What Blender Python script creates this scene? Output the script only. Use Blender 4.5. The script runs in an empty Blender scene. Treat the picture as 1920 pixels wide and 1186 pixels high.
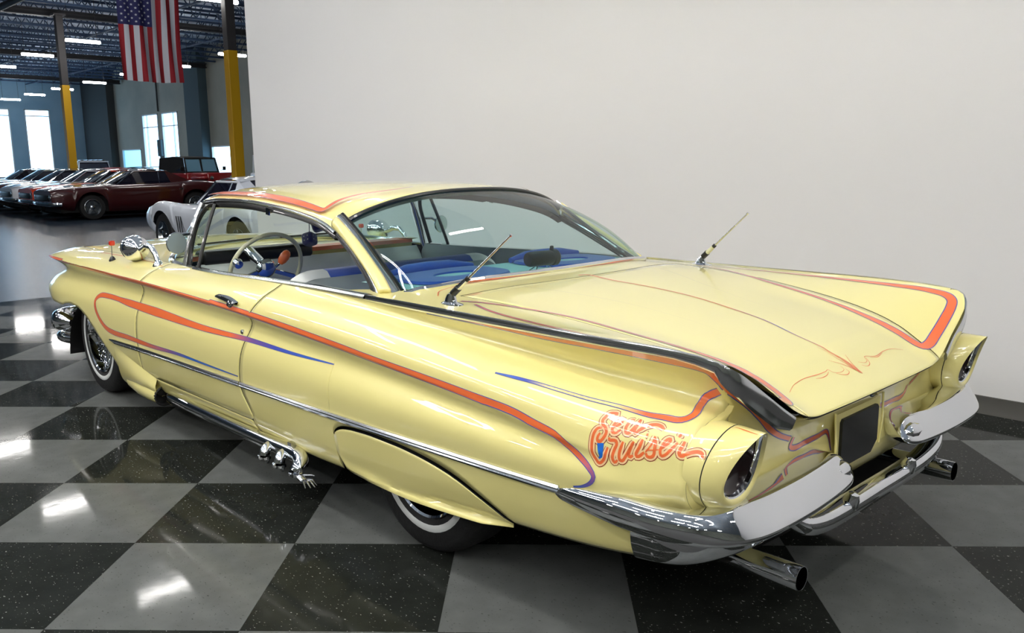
import bpy, math, random
import numpy as np
from mathutils import Vector, Matrix
from mathutils.bvhtree import BVHTree

# ------------------------------------------------------------------ camera
# world: X runs along the parked car (its nose is +X), Y to its left, Z up, metres
scene = bpy.context.scene
PSI, PITCH, ROLL = 0.7704, 0.1792, -0.0094
cam_data = bpy.data.cameras.new('camera')
cam_data.sensor_width = 36.0
cam_data.sensor_fit = 'HORIZONTAL'
cam_data.lens = 1607.6 * 36.0 / 1920.0
cam_data.clip_end = 300.0
camera = bpy.data.objects.new('camera', cam_data)
scene.collection.objects.link(camera)
_fw = Vector((math.cos(PSI) * math.cos(PITCH), -math.sin(PSI) * math.cos(PITCH), -math.sin(PITCH)))
_r = Vector((-math.sin(PSI), -math.cos(PSI), 0.0))
_u = _r.cross(_fw)
_r2 = math.cos(ROLL) * _r + math.sin(ROLL) * _u
_u2 = -math.sin(ROLL) * _r + math.cos(ROLL) * _u
camera.matrix_world = Matrix(((_r2.x, _u2.x, -_fw.x, -3.180), (_r2.y, _u2.y, -_fw.y, 2.691),
                              (_r2.z, _u2.z, -_fw.z, 1.408), (0, 0, 0, 1)))
scene.camera = camera

# ------------------------------------------------------------------ world and exposure
world = bpy.data.worlds.new('world')
scene.world = world
world.use_nodes = True
world.node_tree.nodes['Background'].inputs[0].default_value = (0.80, 0.86, 0.93, 1)
world.node_tree.nodes['Background'].inputs[1].default_value = 0.25
scene.view_settings.view_transform = 'Standard'
scene.view_settings.look = 'None'
scene.view_settings.exposure = 0.0
scene.view_settings.gamma = 1.0
scene.view_settings.use_curve_mapping = False
BAY = 30.0           # emission of the tubes over the display bay
LAMP = 75.0          # emission of the hall's tube lamps
DAY = 3.8            # emission of the daylit window panes

# ------------------------------------------------------------------ helpers
C = scene.collection
random.seed(4)


def tag(o, label=None, cat=None, group=None, kind=None):
    if label: o['label'] = label
    if cat: o['category'] = cat
    if group: o['group'] = group
    if kind: o['kind'] = kind
    return o


def empty(name, loc=(0, 0, 0), rz=0.0, parent=None):
    o = bpy.data.objects.new(name, None)
    C.objects.link(o)
    o.location = loc
    o.rotation_euler = (0, 0, rz)
    o.empty_display_size = 0.1
    if parent: o.parent = parent
    return o


def copy_tree(o, parent=None):
    c = o.copy()
    C.objects.link(c)
    c.parent = parent
    for ch in [x for x in o.children]:
        copy_tree(ch, c)
    return c


class MB:
    """collects vertices and faces and links them as one mesh object"""

    def __init__(self):
        self.v = []
        self.f = []
        self.m = []

    def face(self, pts, m=0):
        b = len(self.v)
        self.v += [tuple(map(float, p)) for p in pts]
        self.f.append(tuple(range(b, b + len(pts))))
        self.m.append(m)
        return self

    def grid(self, P, close_u=False, close_v=False, m=0, flip=False):
        nu, nv = len(P), len(P[0])
        b = len(self.v)
        for row in P:
            self.v += [tuple(map(float, p)) for p in row]
        for i in range(nu if close_u else nu - 1):
            for j in range(nv if close_v else nv - 1):
                i2, j2 = (i + 1) % nu, (j + 1) % nv
                q = (b + i * nv + j, b + i2 * nv + j, b + i2 * nv + j2, b + i * nv + j2)
                self.f.append(q[::-1] if flip else q)
                self.m.append(m)
        return self

    def box(self, x0, x1, y0, y1, z0, z1, m=0):
        b = len(self.v)
        self.v += [(x, y, z) for z in (z0, z1) for y in (y0, y1) for x in (x0, x1)]
        for q in ((0, 2, 3, 1), (4, 5, 7, 6), (0, 1, 5, 4), (2, 6, 7, 3), (0, 4, 6, 2), (1, 3, 7, 5)):
            self.f.append(tuple(b + k for k in q))
            self.m.append(m)
        return self

    def bar(self, a, b, w, h, up=(0, 0, 1), m=0):
        """a straight box-section bar from a to b"""
        a, b, up = Vector(a), Vector(b), Vector(up)
        d = (b - a).normalized()
        s = d.cross(up)
        s = s.normalized() if s.length > 1e-6 else Vector((1, 0, 0))
        t = s.cross(d).normalized()
        ring = [s * (w / 2) + t * (h / 2), -s * (w / 2) + t * (h / 2), -s * (w / 2) - t * (h / 2), s * (w / 2) - t * (h / 2)]
        k = len(self.v)
        self.v += [tuple(a + q) for q in ring] + [tuple(b + q) for q in ring]
        for i in range(4):
            j = (i + 1) % 4
            self.f.append((k + i, k + j, k + 4 + j, k + 4 + i)); self.m.append(m)
        self.f.append((k + 3, k + 2, k + 1, k)); self.m.append(m)
        self.f.append((k + 4, k + 5, k + 6, k + 7)); self.m.append(m)
        return self

    def tube(self, path, rad, n=12, caps=True, m=0, squash=None, closed=False):
        """round tube along a path; rad a number or a list; squash=(axis vector, factor)"""
        path = [Vector(p) for p in path]
        N = len(path)
        rads = rad if hasattr(rad, '__len__') else [rad] * N
        rings = []
        ref = None
        for i in range(N):
            if closed:
                d = path[(i + 1) % N] - path[i - 1]
            else:
                d = path[min(i + 1, N - 1)] - path[max(i - 1, 0)]
            d.normalize()
            if ref is None:
                ref = Vector((0, 0, 1)) if abs(d.z) < 0.9 else Vector((1, 0, 0))
            s = d.cross(ref).normalized()
            ref = s.cross(d).normalized()
            ring = []
            for k in range(n):
                a = 2 * math.pi * k / n
                o = (s * math.cos(a) + ref * math.sin(a)) * rads[i]
                if squash:
                    ax = Vector(squash[0])
                    o = o - ax * o.dot(ax) * (1 - squash[1])
                ring.append(tuple(path[i] + o))
            rings.append(ring)
        self.grid(rings, close_u=closed, close_v=True, m=m)
        if caps and not closed:
            self.face(rings[0], m)
            self.face(rings[-1][::-1], m)
        return self

    def lathe(self, prof, c, axis=(0, 0, 1), n=24, m=0):
        """prof: (radius, offset along axis) pairs"""
        c, ax = Vector(c), Vector(axis).normalized()
        s = ax.orthogonal().normalized()
        t = ax.cross(s)
        P = []
        for r, h in prof:
            P.append([tuple(c + ax * h + (s * math.cos(2 * math.pi * k / n) + t * math.sin(2 * math.pi * k / n)) * r) for k in range(n)])
        self.grid(P, close_v=True, m=m)
        return self

    def build(self, name, mat, parent=None, smooth=True, angle=38, bevel=0.0):
        me = bpy.data.meshes.new(name)
        me.from_pydata(self.v, [], self.f)
        mats = mat if isinstance(mat, (list, tuple)) else [mat]
        for q in mats:
            me.materials.append(M[q] if isinstance(q, str) else q)
        if len(mats) > 1:
            me.polygons.foreach_set('material_index', self.m)
        me.update()
        o = bpy.data.objects.new(name, me)
        C.objects.link(o)
        if parent: o.parent = parent
        if smooth:
            me.polygons.foreach_set('use_smooth', [True] * len(me.polygons))
            me.set_sharp_from_angle(angle=math.radians(angle))
        if bevel > 0:
            b = o.modifiers.new('bevel', 'BEVEL')
            b.width = bevel
            b.segments = 2
            b.limit_method = 'ANGLE'
        return o


def pchip(xs, ys):
    """monotone cubic interpolation through (xs, ys)"""
    xs, ys = np.asarray(xs, float), np.asarray(ys, float)
    o = np.argsort(xs)
    xs, ys = xs[o], ys[o]
    h = np.diff(xs)
    d = np.diff(ys) / h
    m = np.zeros_like(ys)
    for i in range(1, len(xs) - 1):
        if d[i - 1] * d[i] > 0:
            w1, w2 = 2 * h[i] + h[i - 1], h[i] + 2 * h[i - 1]
            m[i] = (w1 + w2) / (w1 / d[i - 1] + w2 / d[i])
    m[0], m[-1] = d[0], d[-1]

    def f(x):
        x = min(max(float(x), xs[0]), xs[-1])
        i = min(max(int(np.searchsorted(xs, x)) - 1, 0), len(xs) - 2)
        t = (x - xs[i]) / h[i]
        return float((2 * t ** 3 - 3 * t ** 2 + 1) * ys[i] + (t ** 3 - 2 * t ** 2 + t) * h[i] * m[i]
                     + (-2 * t ** 3 + 3 * t ** 2) * ys[i + 1] + (t ** 3 - t ** 2) * h[i] * m[i + 1])
    return f


def spline(pts, n, closed=False):
    """points along a Catmull-Rom curve through pts, n per span"""
    P = [np.asarray(p, float) for p in pts]
    N = len(P)
    out = []
    for i in range(N if closed else N - 1):
        if closed:
            a, b, c, d = P[i - 1], P[i], P[(i + 1) % N], P[(i + 2) % N]
        else:
            b, c = P[i], P[i + 1]
            a = P[i - 1] if i > 0 else 2 * b - c
            d = P[i + 2] if i + 2 < N else 2 * c - b
        t0, t1 = 0.0, max(np.linalg.norm(b - a), 1e-6) ** .5
        t2 = t1 + max(np.linalg.norm(c - b), 1e-6) ** .5
        t3 = t2 + max(np.linalg.norm(d - c), 1e-6) ** .5
        t = (t1 + (t2 - t1) * np.arange(n) / n)[:, None]
        A1 = (t1 - t) / (t1 - t0) * a + (t - t0) / (t1 - t0) * b
        A2 = (t2 - t) / (t2 - t1) * b + (t - t1) / (t2 - t1) * c
        A3 = (t3 - t) / (t3 - t2) * c + (t - t2) / (t3 - t2) * d
        B1 = (t2 - t) / (t2 - t0) * A1 + (t - t0) / (t2 - t0) * A2
        B2 = (t3 - t) / (t3 - t1) * A2 + (t - t1) / (t3 - t1) * A3
        out += list((t2 - t) / (t2 - t1) * B1 + (t - t1) / (t2 - t1) * B2)
    if not closed: out.append(P[-1])
    return out


def resample(pts, n):
    P = np.asarray(pts, float)
    s = np.concatenate([[0], np.cumsum(np.linalg.norm(np.diff(P, axis=0), axis=1))])
    q = np.linspace(0, s[-1], n)
    return np.stack([np.interp(q, s, P[:, k]) for k in range(P.shape[1])], axis=1)


def lin(c):
    """sRGB 0-255 to linear"""
    return tuple((x / 255 / 12.92) if x / 255 <= .04045 else ((x / 255 + .055) / 1.055) ** 2.4 for x in c)


# ------------------------------------------------------------------ materials
M = {}


def mat(name, rgb, rough=0.5, metal=0.0, coat=0.0, coat_rough=0.03, spec=0.5, bump=None, noise=None, emit=None, sheen=0.0):
    m = bpy.data.materials.new(name)
    m.use_nodes = True
    nt = m.node_tree
    b = nt.nodes['Principled BSDF']
    col = lin(rgb) + (1,)
    b.inputs['Base Color'].default_value = col
    b.inputs['Roughness'].default_value = rough
    b.inputs['Metallic'].default_value = metal
    b.inputs['Coat Weight'].default_value = coat
    b.inputs['Coat Roughness'].default_value = coat_rough
    b.inputs['Specular IOR Level'].default_value = spec
    b.inputs['Sheen Weight'].default_value = sheen
    if noise:      # (scale, second colour, contrast low, contrast high)
        tc = nt.nodes.new('ShaderNodeTexCoord')
        n = nt.nodes.new('ShaderNodeTexNoise')
        n.inputs['Scale'].default_value = noise[0]
        n.inputs['Detail'].default_value = 5
        nt.links.new(tc.outputs['Object'], n.inputs['Vector'])
        r = nt.nodes.new('ShaderNodeValToRGB')
        r.color_ramp.elements[0].position = noise[2]
        r.color_ramp.elements[1].position = noise[3]
        r.color_ramp.elements[0].color = col
        r.color_ramp.elements[1].color = lin(noise[1]) + (1,)
        nt.links.new(n.outputs['Fac'], r.inputs['Fac'])
        nt.links.new(r.outputs['Color'], b.inputs['Base Color'])
    if bump:       # (scale, strength)
        tc = nt.nodes.new('ShaderNodeTexCoord')
        n = nt.nodes.new('ShaderNodeTexNoise')
        n.inputs['Scale'].default_value = bump[0]
        nt.links.new(tc.outputs['Object'], n.inputs['Vector'])
        bp = nt.nodes.new('ShaderNodeBump')
        bp.inputs['Strength'].default_value = bump[1]
        bp.inputs['Distance'].default_value = 0.01
        nt.links.new(n.outputs['Fac'], bp.inputs['Height'])
        nt.links.new(bp.outputs['Normal'], b.inputs['Normal'])
    if emit:       # (rgb, strength)
        b.inputs['Emission Color'].default_value = lin(emit[0]) + (1,)
        b.inputs['Emission Strength'].default_value = emit[1]
    M[name] = m
    return m


def glass(name, rgb, tint_rough=0.0, refl=1.0):
    """thin pane: tinted see-through plus mirror reflection growing with the angle"""
    m = bpy.data.materials.new(name)
    m.use_nodes = True
    nt = m.node_tree
    nt.nodes.remove(nt.nodes['Principled BSDF'])
    out = nt.nodes['Material Output']
    t = nt.nodes.new('ShaderNodeBsdfTransparent')
    t.inputs[0].default_value = lin(rgb) + (1,)
    g = nt.nodes.new('ShaderNodeBsdfGlossy')
    g.inputs['Roughness'].default_value = 0.005
    fr = nt.nodes.new('ShaderNodeFresnel')
    geo = nt.nodes.new('ShaderNodeNewGeometry')       # same mirror strength from both sides of the pane
    ior = nt.nodes.new('ShaderNodeMapRange')
    ior.inputs['To Min'].default_value = 1.5
    ior.inputs['To Max'].default_value = 1 / 1.5
    nt.links.new(geo.outputs['Backfacing'], ior.inputs['Value'])
    nt.links.new(ior.outputs['Result'], fr.inputs['IOR'])
    mx = nt.nodes.new('ShaderNodeMixShader')
    if refl != 1.0:
        mu = nt.nodes.new('ShaderNodeMath'); mu.operation = 'MULTIPLY'; mu.inputs[1].default_value = refl
        nt.links.new(fr.outputs[0], mu.inputs[0]); nt.links.new(mu.outputs[0], mx.inputs[0])
    else:
        nt.links.new(fr.outputs[0], mx.inputs[0])
    nt.links.new(t.outputs[0], mx.inputs[1])
    nt.links.new(g.outputs[0], mx.inputs[2])
    nt.links.new(mx.outputs[0], out.inputs[0])
    M[name] = m
    return m


mat('paint_yellow', (243, 231, 152), 0.32, coat=1.0, coat_rough=0.02)
mat('paint_orange', (238, 112, 56), 0.32, coat=1.0, coat_rough=0.02)
mat('paint_blue', (74, 84, 170), 0.32, coat=1.0, coat_rough=0.02)
mat('paint_bright_blue', (28, 120, 205), 0.32, coat=1.0, coat_rough=0.02)
mat('paint_darkred', (150, 52, 30), 0.32, coat=1.0, coat_rough=0.02)
mat('paint_peach', (250, 205, 150), 0.32, coat=1.0, coat_rough=0.02)
mat('chrome', (226, 228, 232), 0.03, metal=1.0)
mat('chrome_satin', (214, 216, 218), 0.14, metal=1.0)
mat('chrome_brushed', (190, 192, 196), 0.22, metal=1.0)
mat('black_gap', (10, 10, 9), 0.8)
mat('black_rubber', (20, 20, 21), 0.65, bump=(60, 0.2))
mat('black_plastic', (16, 17, 18), 0.35)
mat('black_trim', (24, 23, 21), 0.25, coat=0.5)
mat('whitewall', (214, 216, 214), 0.55)
mat('lens_dark', (24, 4, 6), 0.2, coat=0.3)
mat('lens_red', (200, 46, 24), 0.15, coat=1.0)
mat('plate_black', (9, 12, 12), 0.55)
mat('wheel_cream', (205, 205, 170), 0.3, coat=0.6)
mat('seat_blue', (20, 74, 178), 0.75, sheen=0.5, bump=(300, 0.3))
mat('seat_aqua', (186, 224, 222), 0.6, bump=(300, 0.2))
mat('seat_white', (228, 230, 226), 0.5)
mat('trim_grey', (176, 182, 180), 0.6)
mat('dash_white', (224, 230, 224), 0.4)
mat('carpet_dark', (30, 32, 34), 0.9)
mat('dice_blue', (22, 26, 110), 0.95, sheen=1.0, bump=(400, 0.6))
mat('under_black', (14, 14, 14), 0.8)
mat('headliner', (205, 216, 214), 0.8)
mat('mirror_face', (196, 208, 206), 0.25, metal=0.6)
glass('glass_tint', (196, 222, 222))
glass('glass_clear', (226, 238, 236))
# ------------------------------------------------------------------ setting: floors
TS = 0.6096


def tile_material(name, base, speck, amount, streak):
    m = bpy.data.materials.new(name)
    m.use_nodes = True
    nt = m.node_tree
    b = nt.nodes['Principled BSDF']
    tc = nt.nodes.new('ShaderNodeTexCoord')
    n1 = nt.nodes.new('ShaderNodeTexNoise'); n1.inputs['Scale'].default_value = 75; n1.inputs['Detail'].default_value = 2
    mp = nt.nodes.new('ShaderNodeMapping'); mp.inputs['Scale'].default_value = (1, 1.6, 1)
    nt.links.new(tc.outputs['Object'], mp.inputs[0]); nt.links.new(mp.outputs[0], n1.inputs['Vector'])
    r1 = nt.nodes.new('ShaderNodeValToRGB')
    r1.color_ramp.elements[0].position = amount; r1.color_ramp.elements[0].color = lin(base) + (1,)
    r1.color_ramp.elements[1].position = amount + 0.05; r1.color_ramp.elements[1].color = lin(speck) + (1,)
    nt.links.new(n1.outputs['Fac'], r1.inputs['Fac'])
    n2 = nt.nodes.new('ShaderNodeTexNoise'); n2.inputs['Scale'].default_value = 9; n2.inputs['Detail'].default_value = 6
    nt.links.new(tc.outputs['Object'], n2.inputs['Vector'])
    r2 = nt.nodes.new('ShaderNodeValToRGB')
    r2.color_ramp.elements[0].position = 0.35; r2.color_ramp.elements[0].color = (1 - streak, 1 - streak, 1 - streak, 1)
    r2.color_ramp.elements[1].position = 0.65; r2.color_ramp.elements[1].color = (1, 1, 1, 1)
    nt.links.new(n2.outputs['Fac'], r2.inputs['Fac'])
    mx = nt.nodes.new('ShaderNodeMix'); mx.data_type = 'RGBA'; mx.blend_type = 'MULTIPLY'; mx.inputs['Factor'].default_value = 1
    nt.links.new(r1.outputs['Color'], mx.inputs['A']); nt.links.new(r2.outputs['Color'], mx.inputs['B'])
    nt.links.new(mx.outputs['Result'], b.inputs['Base Color'])
    n3 = nt.nodes.new('ShaderNodeTexNoise'); n3.inputs['Scale'].default_value = 14
    nt.links.new(tc.outputs['Object'], n3.inputs['Vector'])
    rr = nt.nodes.new('ShaderNodeMapRange')
    rr.inputs['To Min'].default_value = 0.04; rr.inputs['To Max'].default_value = 0.09
    nt.links.new(n3.outputs['Fac'], rr.inputs['Value'])
    nt.links.new(rr.outputs['Result'], b.inputs['Roughness'])
    bp = nt.nodes.new('ShaderNodeBump'); bp.inputs['Strength'].default_value = 0.05; bp.inputs['Distance'].default_value = 0.003
    nt.links.new(n3.outputs['Fac'], bp.inputs['Height']); nt.links.new(bp.outputs['Normal'], b.inputs['Normal'])
    b.inputs['Specular IOR Level'].default_value = 0.04
    M[name] = m


tile_material('tile_dark', (37, 39, 36), (160, 162, 156), 0.675, 0.25)
tile_material('tile_light', (95, 97, 95), (64, 65, 63), 0.66, 0.14)
mat('tile_joint', (40, 40, 38), 0.7)
mat('concrete_floor', (42, 52, 64), 0.26, noise=(0.9, (54, 64, 74), 0.35, 0.7), spec=0.05)
mat('wall_paint', (236, 234, 233), 0.75, bump=(40, 0.03))
mat('baseboard_grey', (84, 82, 78), 0.5)
mat('hall_wall', (172, 174, 162), 0.85, noise=(0.5, (152, 156, 146), 0.35, 0.7))
mat('hall_wall_daylight_tint', (160, 198, 220), 0.85, noise=(0.5, (140, 182, 208), 0.35, 0.7))  # blue daylight around the windows is painted into this wall colour
mat('pilaster_dark', (62, 66, 66), 0.85)
mat('pilaster_teal', (72, 92, 100), 0.85)
mat('roof_deck', (214, 224, 236), 0.6, noise=(1.2, (176, 198, 224), 0.3, 0.75))  # pale blue of the daylight on the deck is put into its colour
mat('joist_steel', (44, 64, 92), 0.6)
mat('girder_steel', (30, 32, 38), 0.6)
mat('column_grey', (62, 60, 62), 0.6)
mat('column_yellow', (218, 168, 24), 0.45)
mat('window_frame', (208, 214, 218), 0.5)
mat('pane_day', (235, 245, 255), 0.3, emit=((176, 220, 255), DAY))
mat('pane_sky', (160, 215, 240), 0.3, emit=((120, 205, 245), DAY * 0.55))
mat('lamp_glow', (255, 250, 244), 0.4, emit=((255, 252, 248), LAMP))
mat('bay_glow', (255, 252, 246), 0.4, emit=((255, 253, 250), BAY))
mat('lamp_body', (220, 222, 224), 0.5)
mat('conduit_black', (30, 30, 32), 0.6)

floor = MB().box(-24, 6.95, -19.5, 22, -0.08, -0.004).build('floor', 'tile_joint', smooth=False)
tag(floor, 'dark bedding between the checkerboard vinyl tiles', kind='structure')
floor_hall = MB().box(6.95, 63, -19.5, 22, -0.08, 0.0).build('floor_hall', 'concrete_floor', smooth=False)
tag(floor_hall, 'polished grey concrete floor of the hall beyond the tiles', kind='structure')

_ang = 0.8014
_gi = Vector((-math.sin(_ang), -math.cos(_ang)))
_gj = Vector((math.cos(_ang), -math.sin(_ang)))
_d = Vector((-1.4539 + 0.2833, 2.4346 - 4.156))
_g0 = Vector((-_d.x * math.sin(PSI) + _d.y * math.cos(PSI), -_d.x * math.cos(PSI) - _d.y * math.sin(PSI)))
_minv = camera.matrix_world.inverted()


def in_view(p, mx=0.12):
    q = _minv @ Vector(p)
    if q.z > -0.05: return False
    u, v = -q.x / q.z * 1607.6 / 960.0, -q.y / q.z * 1607.6 / 593.0
    return abs(u) < 1 + mx and abs(v) < 1 + mx


def clip(poly, axis, lim, keep_less):
    out = []
    for k in range(len(poly)):
        a, b = poly[k], poly[(k + 1) % len(poly)]
        ia = (a[axis] <= lim) == keep_less
        ib = (b[axis] <= lim) == keep_less
        if ia: out.append(a)
        if ia != ib:
            t = (lim - a[axis]) / (b[axis] - a[axis])
            out.append((a[0] + t * (b[0] - a[0]), a[1] + t * (b[1] - a[1])))
    return out


def tile_mesh(poly):
    b = MB()
    b.face([(x, y, 0.0) for x, y in poly])
    for k in range(len(poly)):
        (x0, y0), (x1, y1) = poly[k], poly[(k + 1) % len(poly)]
        b.face([(x0, y0, 0), (x0, y0, -.004), (x1, y1, -.004), (x1, y1, 0)])
    return b


_full = {}
h = TS / 2 - 0.0006
_sq = [(_gi * a + _gj * c) for a, c in ((-h, -h), (-h, h), (h, h), (h, -h))]
if ((_sq[1] - _sq[0]).cross(_sq[2] - _sq[0])) < 0: _sq = _sq[::-1]
for i in range(-16, 18):
    for j in range(-9, 22):
        c = _g0 + _gi * ((i + .5) * TS) + _gj * ((j + .5) * TS)
        pts = [(c.x + q.x, c.y + q.y) for q in _sq]
        if not any(in_view((x, y, 0)) for x, y in pts + [(c.x, c.y)]): continue
        if min(p[0] for p in pts) > 6.95 or max(p[1] for p in pts) < -2.4: continue
        kind = 'tile_light' if (i + j) % 2 == 0 else 'tile_dark'
        cut = clip(clip(pts, 0, 6.949, True), 1, -2.399, False)
        if len(cut) < 3: continue
        whole = len(cut) == 4 and all(abs(a[0] - b[0]) + abs(a[1] - b[1]) < 1e-6 for a, b in zip(cut, pts))
        if whole and kind in _full:
            o = _full[kind].copy(); C.objects.link(o)
        else:
            o = tile_mesh([(x - c.x, y - c.y) for x, y in cut]).build('floor_tile', kind, None, smooth=False)
            if whole: _full[kind] = o
        o.location = (c.x, c.y, 0)
        o.parent = floor

# ------------------------------------------------------------------ setting: walls
w = MB().box(-16, 6.5, -2.55, -2.4, 0.0, 4.6).build('wall_right', 'wall_paint', smooth=False)
tag(w, 'plain light grey partition wall behind the yellow car', kind='structure')
bb = MB()
prof = [(-2.4, 0.0), (-2.384, 0.0), (-2.386, 0.012), (-2.392, 0.03), (-2.394, 0.098), (-2.4, 0.1)]
bb.grid([[(x, y, z) for y, z in prof] for x in np.linspace(-16, 6.5, 12)], flip=True)
bb.build('baseboard_right', 'baseboard_grey')
tag(bpy.data.objects['baseboard_right'], 'dark grey rubber cove base along the partition wall', kind='structure')


def wall_with_holes(name, mname, fixed, axis, lo, hi, z1, holes, thick, label):
    """wall on a plane axis=fixed, with rectangular openings (a0, a1, z0, z1)"""
    b = MB()
    cuts = sorted(set([lo, hi] + [v for q in holes for v in q[:2]]))
    for a0, a1 in zip(cuts[:-1], cuts[1:]):
        zs = [(q[2], q[3]) for q in holes if q[0] <= a0 + 1e-6 and q[1] >= a1 - 1e-6]
        z = 0.0
        for q0, q1 in sorted(zs) + [(z1, z1)]:
            if q0 > z + 1e-6:
                if axis == 'x': b.box(min(fixed, fixed + thick), max(fixed, fixed + thick), a0, a1, z, q0)
                else: b.box(a0, a1, min(fixed, fixed + thick), max(fixed, fixed + thick), z, q0)
            z = q1
    o = b.build(name, mname, smooth=False)
    return tag(o, label, kind='structure')


def window(n, axis, fixed, a0, a1, z0, z1, bars, verts, pane, label, inward):
    """frame, glazing bars and panes in an opening; inward = direction into the hall"""
    root = empty('window_%d' % n)
    tag(root, label, kind='structure')

    def bx(b, p0, p1, q0, q1, d0, d1):
        lo, hi = sorted((fixed + inward * d0, fixed + inward * d1))
        if axis == 'x': b.box(lo, hi, p0, p1, q0, q1)
        else: b.box(p0, p1, lo, hi, q0, q1)
    f = 0.07
    b = MB()
    bx(b, a0, a1, z0, z0 + f, -.2, .03); bx(b, a0, a1, z1 - f, z1, -.2, .03)
    bx(b, a0, a0 + f, z0, z1, -.2, .03); bx(b, a1 - f, a1, z0, z1, -.2, .03)
    b.build('window_frame', 'window_frame', root, smooth=False)
    xs = [a0 + f] + verts + [a1 - f]
    zs = [z0 + f] + bars + [z1 - f]
    for q in bars:
        m = MB(); bx(m, a0 + f, a1 - f, q - .03, q + .03, -.16, 0.0); m.build('glazing_bar', 'window_frame', root, smooth=False)
    for q in verts:
        m = MB(); bx(m, q - .03, q + .03, z0 + f, z1 - f, -.16, 0.0); m.build('glazing_bar', 'window_frame', root, smooth=False)
    for u0, u1 in zip(xs[:-1], xs[1:]):
        for v0, v1 in zip(zs[:-1], zs[1:]):
            m = MB(); bx(m, u0, u1, v0, v1, -.12, -.10); m.build('pane', pane, root, smooth=False)


HW = -19.5
far_holes = [(-16.95, -15.35, 0.6, 5.2), (-14.45, -12.7, 0.6, 5.2), (-11.8, -10.1, 0.6, 5.2), (-9.2, -7.5, 0.6, 5.2), (-6.6, -4.9, .6, 5.2), (-4.0, -2.3, .6, 5.2), (-1.4, .3, .6, 5.2)]
wall_with_holes('wall_far', 'hall_wall_daylight_tint', 63.0, 'x', -19.5, 22, 7.8, far_holes, 0.3, 'end wall of the hall with tall windows, blue daylight painted into its colour')
for k, q in enumerate(far_holes):
    window(k + 1, 'x', 63.0, q[0], q[1], q[2], q[3], [4.75], [], 'pane_day',
           ('second ' if k == 1 else '') + 'tall daylit window in the daylight tinted end wall, %s' % ('beside the yellow post' if k == 0 else 'at the left picture edge' if k == 1 else 'beyond the picture edge'), -1)
side_holes = [(50.9, 53.3, 0.0, 4.5), (48.0, 50.3, 0.0, 4.5), (53.9, 57.1, 0.5, 2.4), (40.2, 43.8, 0.3, 2.4)]
wall_with_holes('wall_hall', 'hall_wall', HW, 'y', -16, 63, 7.8, side_holes, -0.3, 'grey green side wall of the hall behind the parked cars')
window(8, 'y', HW, 50.9, 53.3, 0.0, 4.5, [1.25, 3.7], [52.7], 'pane_day', 'left tall glazed doorway below the flag', 1)
window(9, 'y', HW, 48.0, 50.3, 0.0, 4.5, [1.25, 3.7], [48.7], 'pane_day', 'right tall glazed doorway below the flag', 1)
window(10, 'y', HW, 53.9, 57.1, 0.5, 2.4, [], [], 'pane_sky', 'low pale blue window left of the glazed doorways', 1)
window(11, 'y', HW, 40.2, 43.8, 0.3, 2.4, [], [], 'pane_day', 'low wide daylit window beside the red jeep', 1)
for k, (a0, a1, mm, d) in enumerate(((57.8, 62.6, 'pilaster_dark', .5), (42.4 + 1.5, 45.8, 'pilaster_teal', .5), (46.0, 46.5, 'hall_wall', .12))):
    o = MB().box(a0, a1, HW, HW + d, 0, 7.8).build('trim_%d' % (k + 1), mm, smooth=False)
    tag(o, ('dark pilaster in the corner of the hall', 'blue grey pilaster beside the red jeep', 'pale pilaster strip beside the glazed doorways')[k], kind='structure')
o = MB().box(49.3 + 1.0, 50.85, HW + .01, HW + .2, 1.9, 2.9).build('wall_box', 'pilaster_teal', smooth=False, bevel=.02)
tag(o, 'blue box hung on the wall between the two glazed doorways', 'box')
o = MB().tube([(50.6, HW + .08, 4.6), (50.6, HW + .08, 7.6)], .05, 8).build('wall_pipe', 'conduit_black')
tag(o, 'thin dark pipe rising above the glazed doorways', 'pipe')
tag(MB().box(-24, -23.8, -19.5, 22, 0, 7.8).build('wall_back', 'hall_wall', smooth=False), 'end wall of the hall behind the camera', kind='structure')
tag(MB().box(-24, 63, 22, 22.2, 0, 7.8).build('wall_left', 'hall_wall', smooth=False), 'long side wall of the hall left of the camera', kind='structure')
tag(MB().box(-24, 63.3, -19.8, 22.2, 7.75, 7.9).build('ceiling', 'roof_deck', smooth=False), 'pale metal roof deck above the joists', kind='structure')

# open web joists across the hall, one object each
jm = MB()
y0, y1, zt, zb_ = -19.4, 8.0, 7.66, 6.85
jm.bar((0, y0, zt), (0, y1, zt), .11, .09).bar((0, y0, zb_), (0, y1, zb_), .1, .08)
n = 26
for k in range(n):
    a = y0 + (y1 - y0) * k / n
    b_ = y0 + (y1 - y0) * (k + 1) / n
    m_ = (a + b_) / 2
    jm.bar((0, a, zt), (0, m_, zb_), .035, .035, up=(1, 0, 0)).bar((0, m_, zb_), (0, b_, zt), .035, .035, up=(1, 0, 0))
    jm.bar((0, m_, zb_), (0, m_, zt), .025, .025, up=(1, 0, 0))
j0 = jm.build('roof_joist', 'joist_steel', smooth=False)
tag(j0, 'dark blue open web steel joist under the roof deck', kind='structure', group='roof joists')
j0.location.x = 15.0
for k in range(1, 26):
    o = j0.copy(); C.objects.link(o); o.location.x = 15.0 + 1.83 * k
for k, x in enumerate((17.77, 30.41, 43.05, 55.7)):
    g = MB()
    g.bar((x + .6, -19.4, 6.62), (x + .6, 22, 6.62), .26, .05).bar((x + .6, -19.4, 6.82), (x + .6, 22, 6.82), .26, .05).bar((x + .6, -19.4, 6.72), (x + .6, 22, 6.72), .05, .2)
    tag(g.build('roof_girder', 'girder_steel', smooth=False), 'dark steel girder crossing the hall over the columns', kind='structure', group='roof girders')
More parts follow.
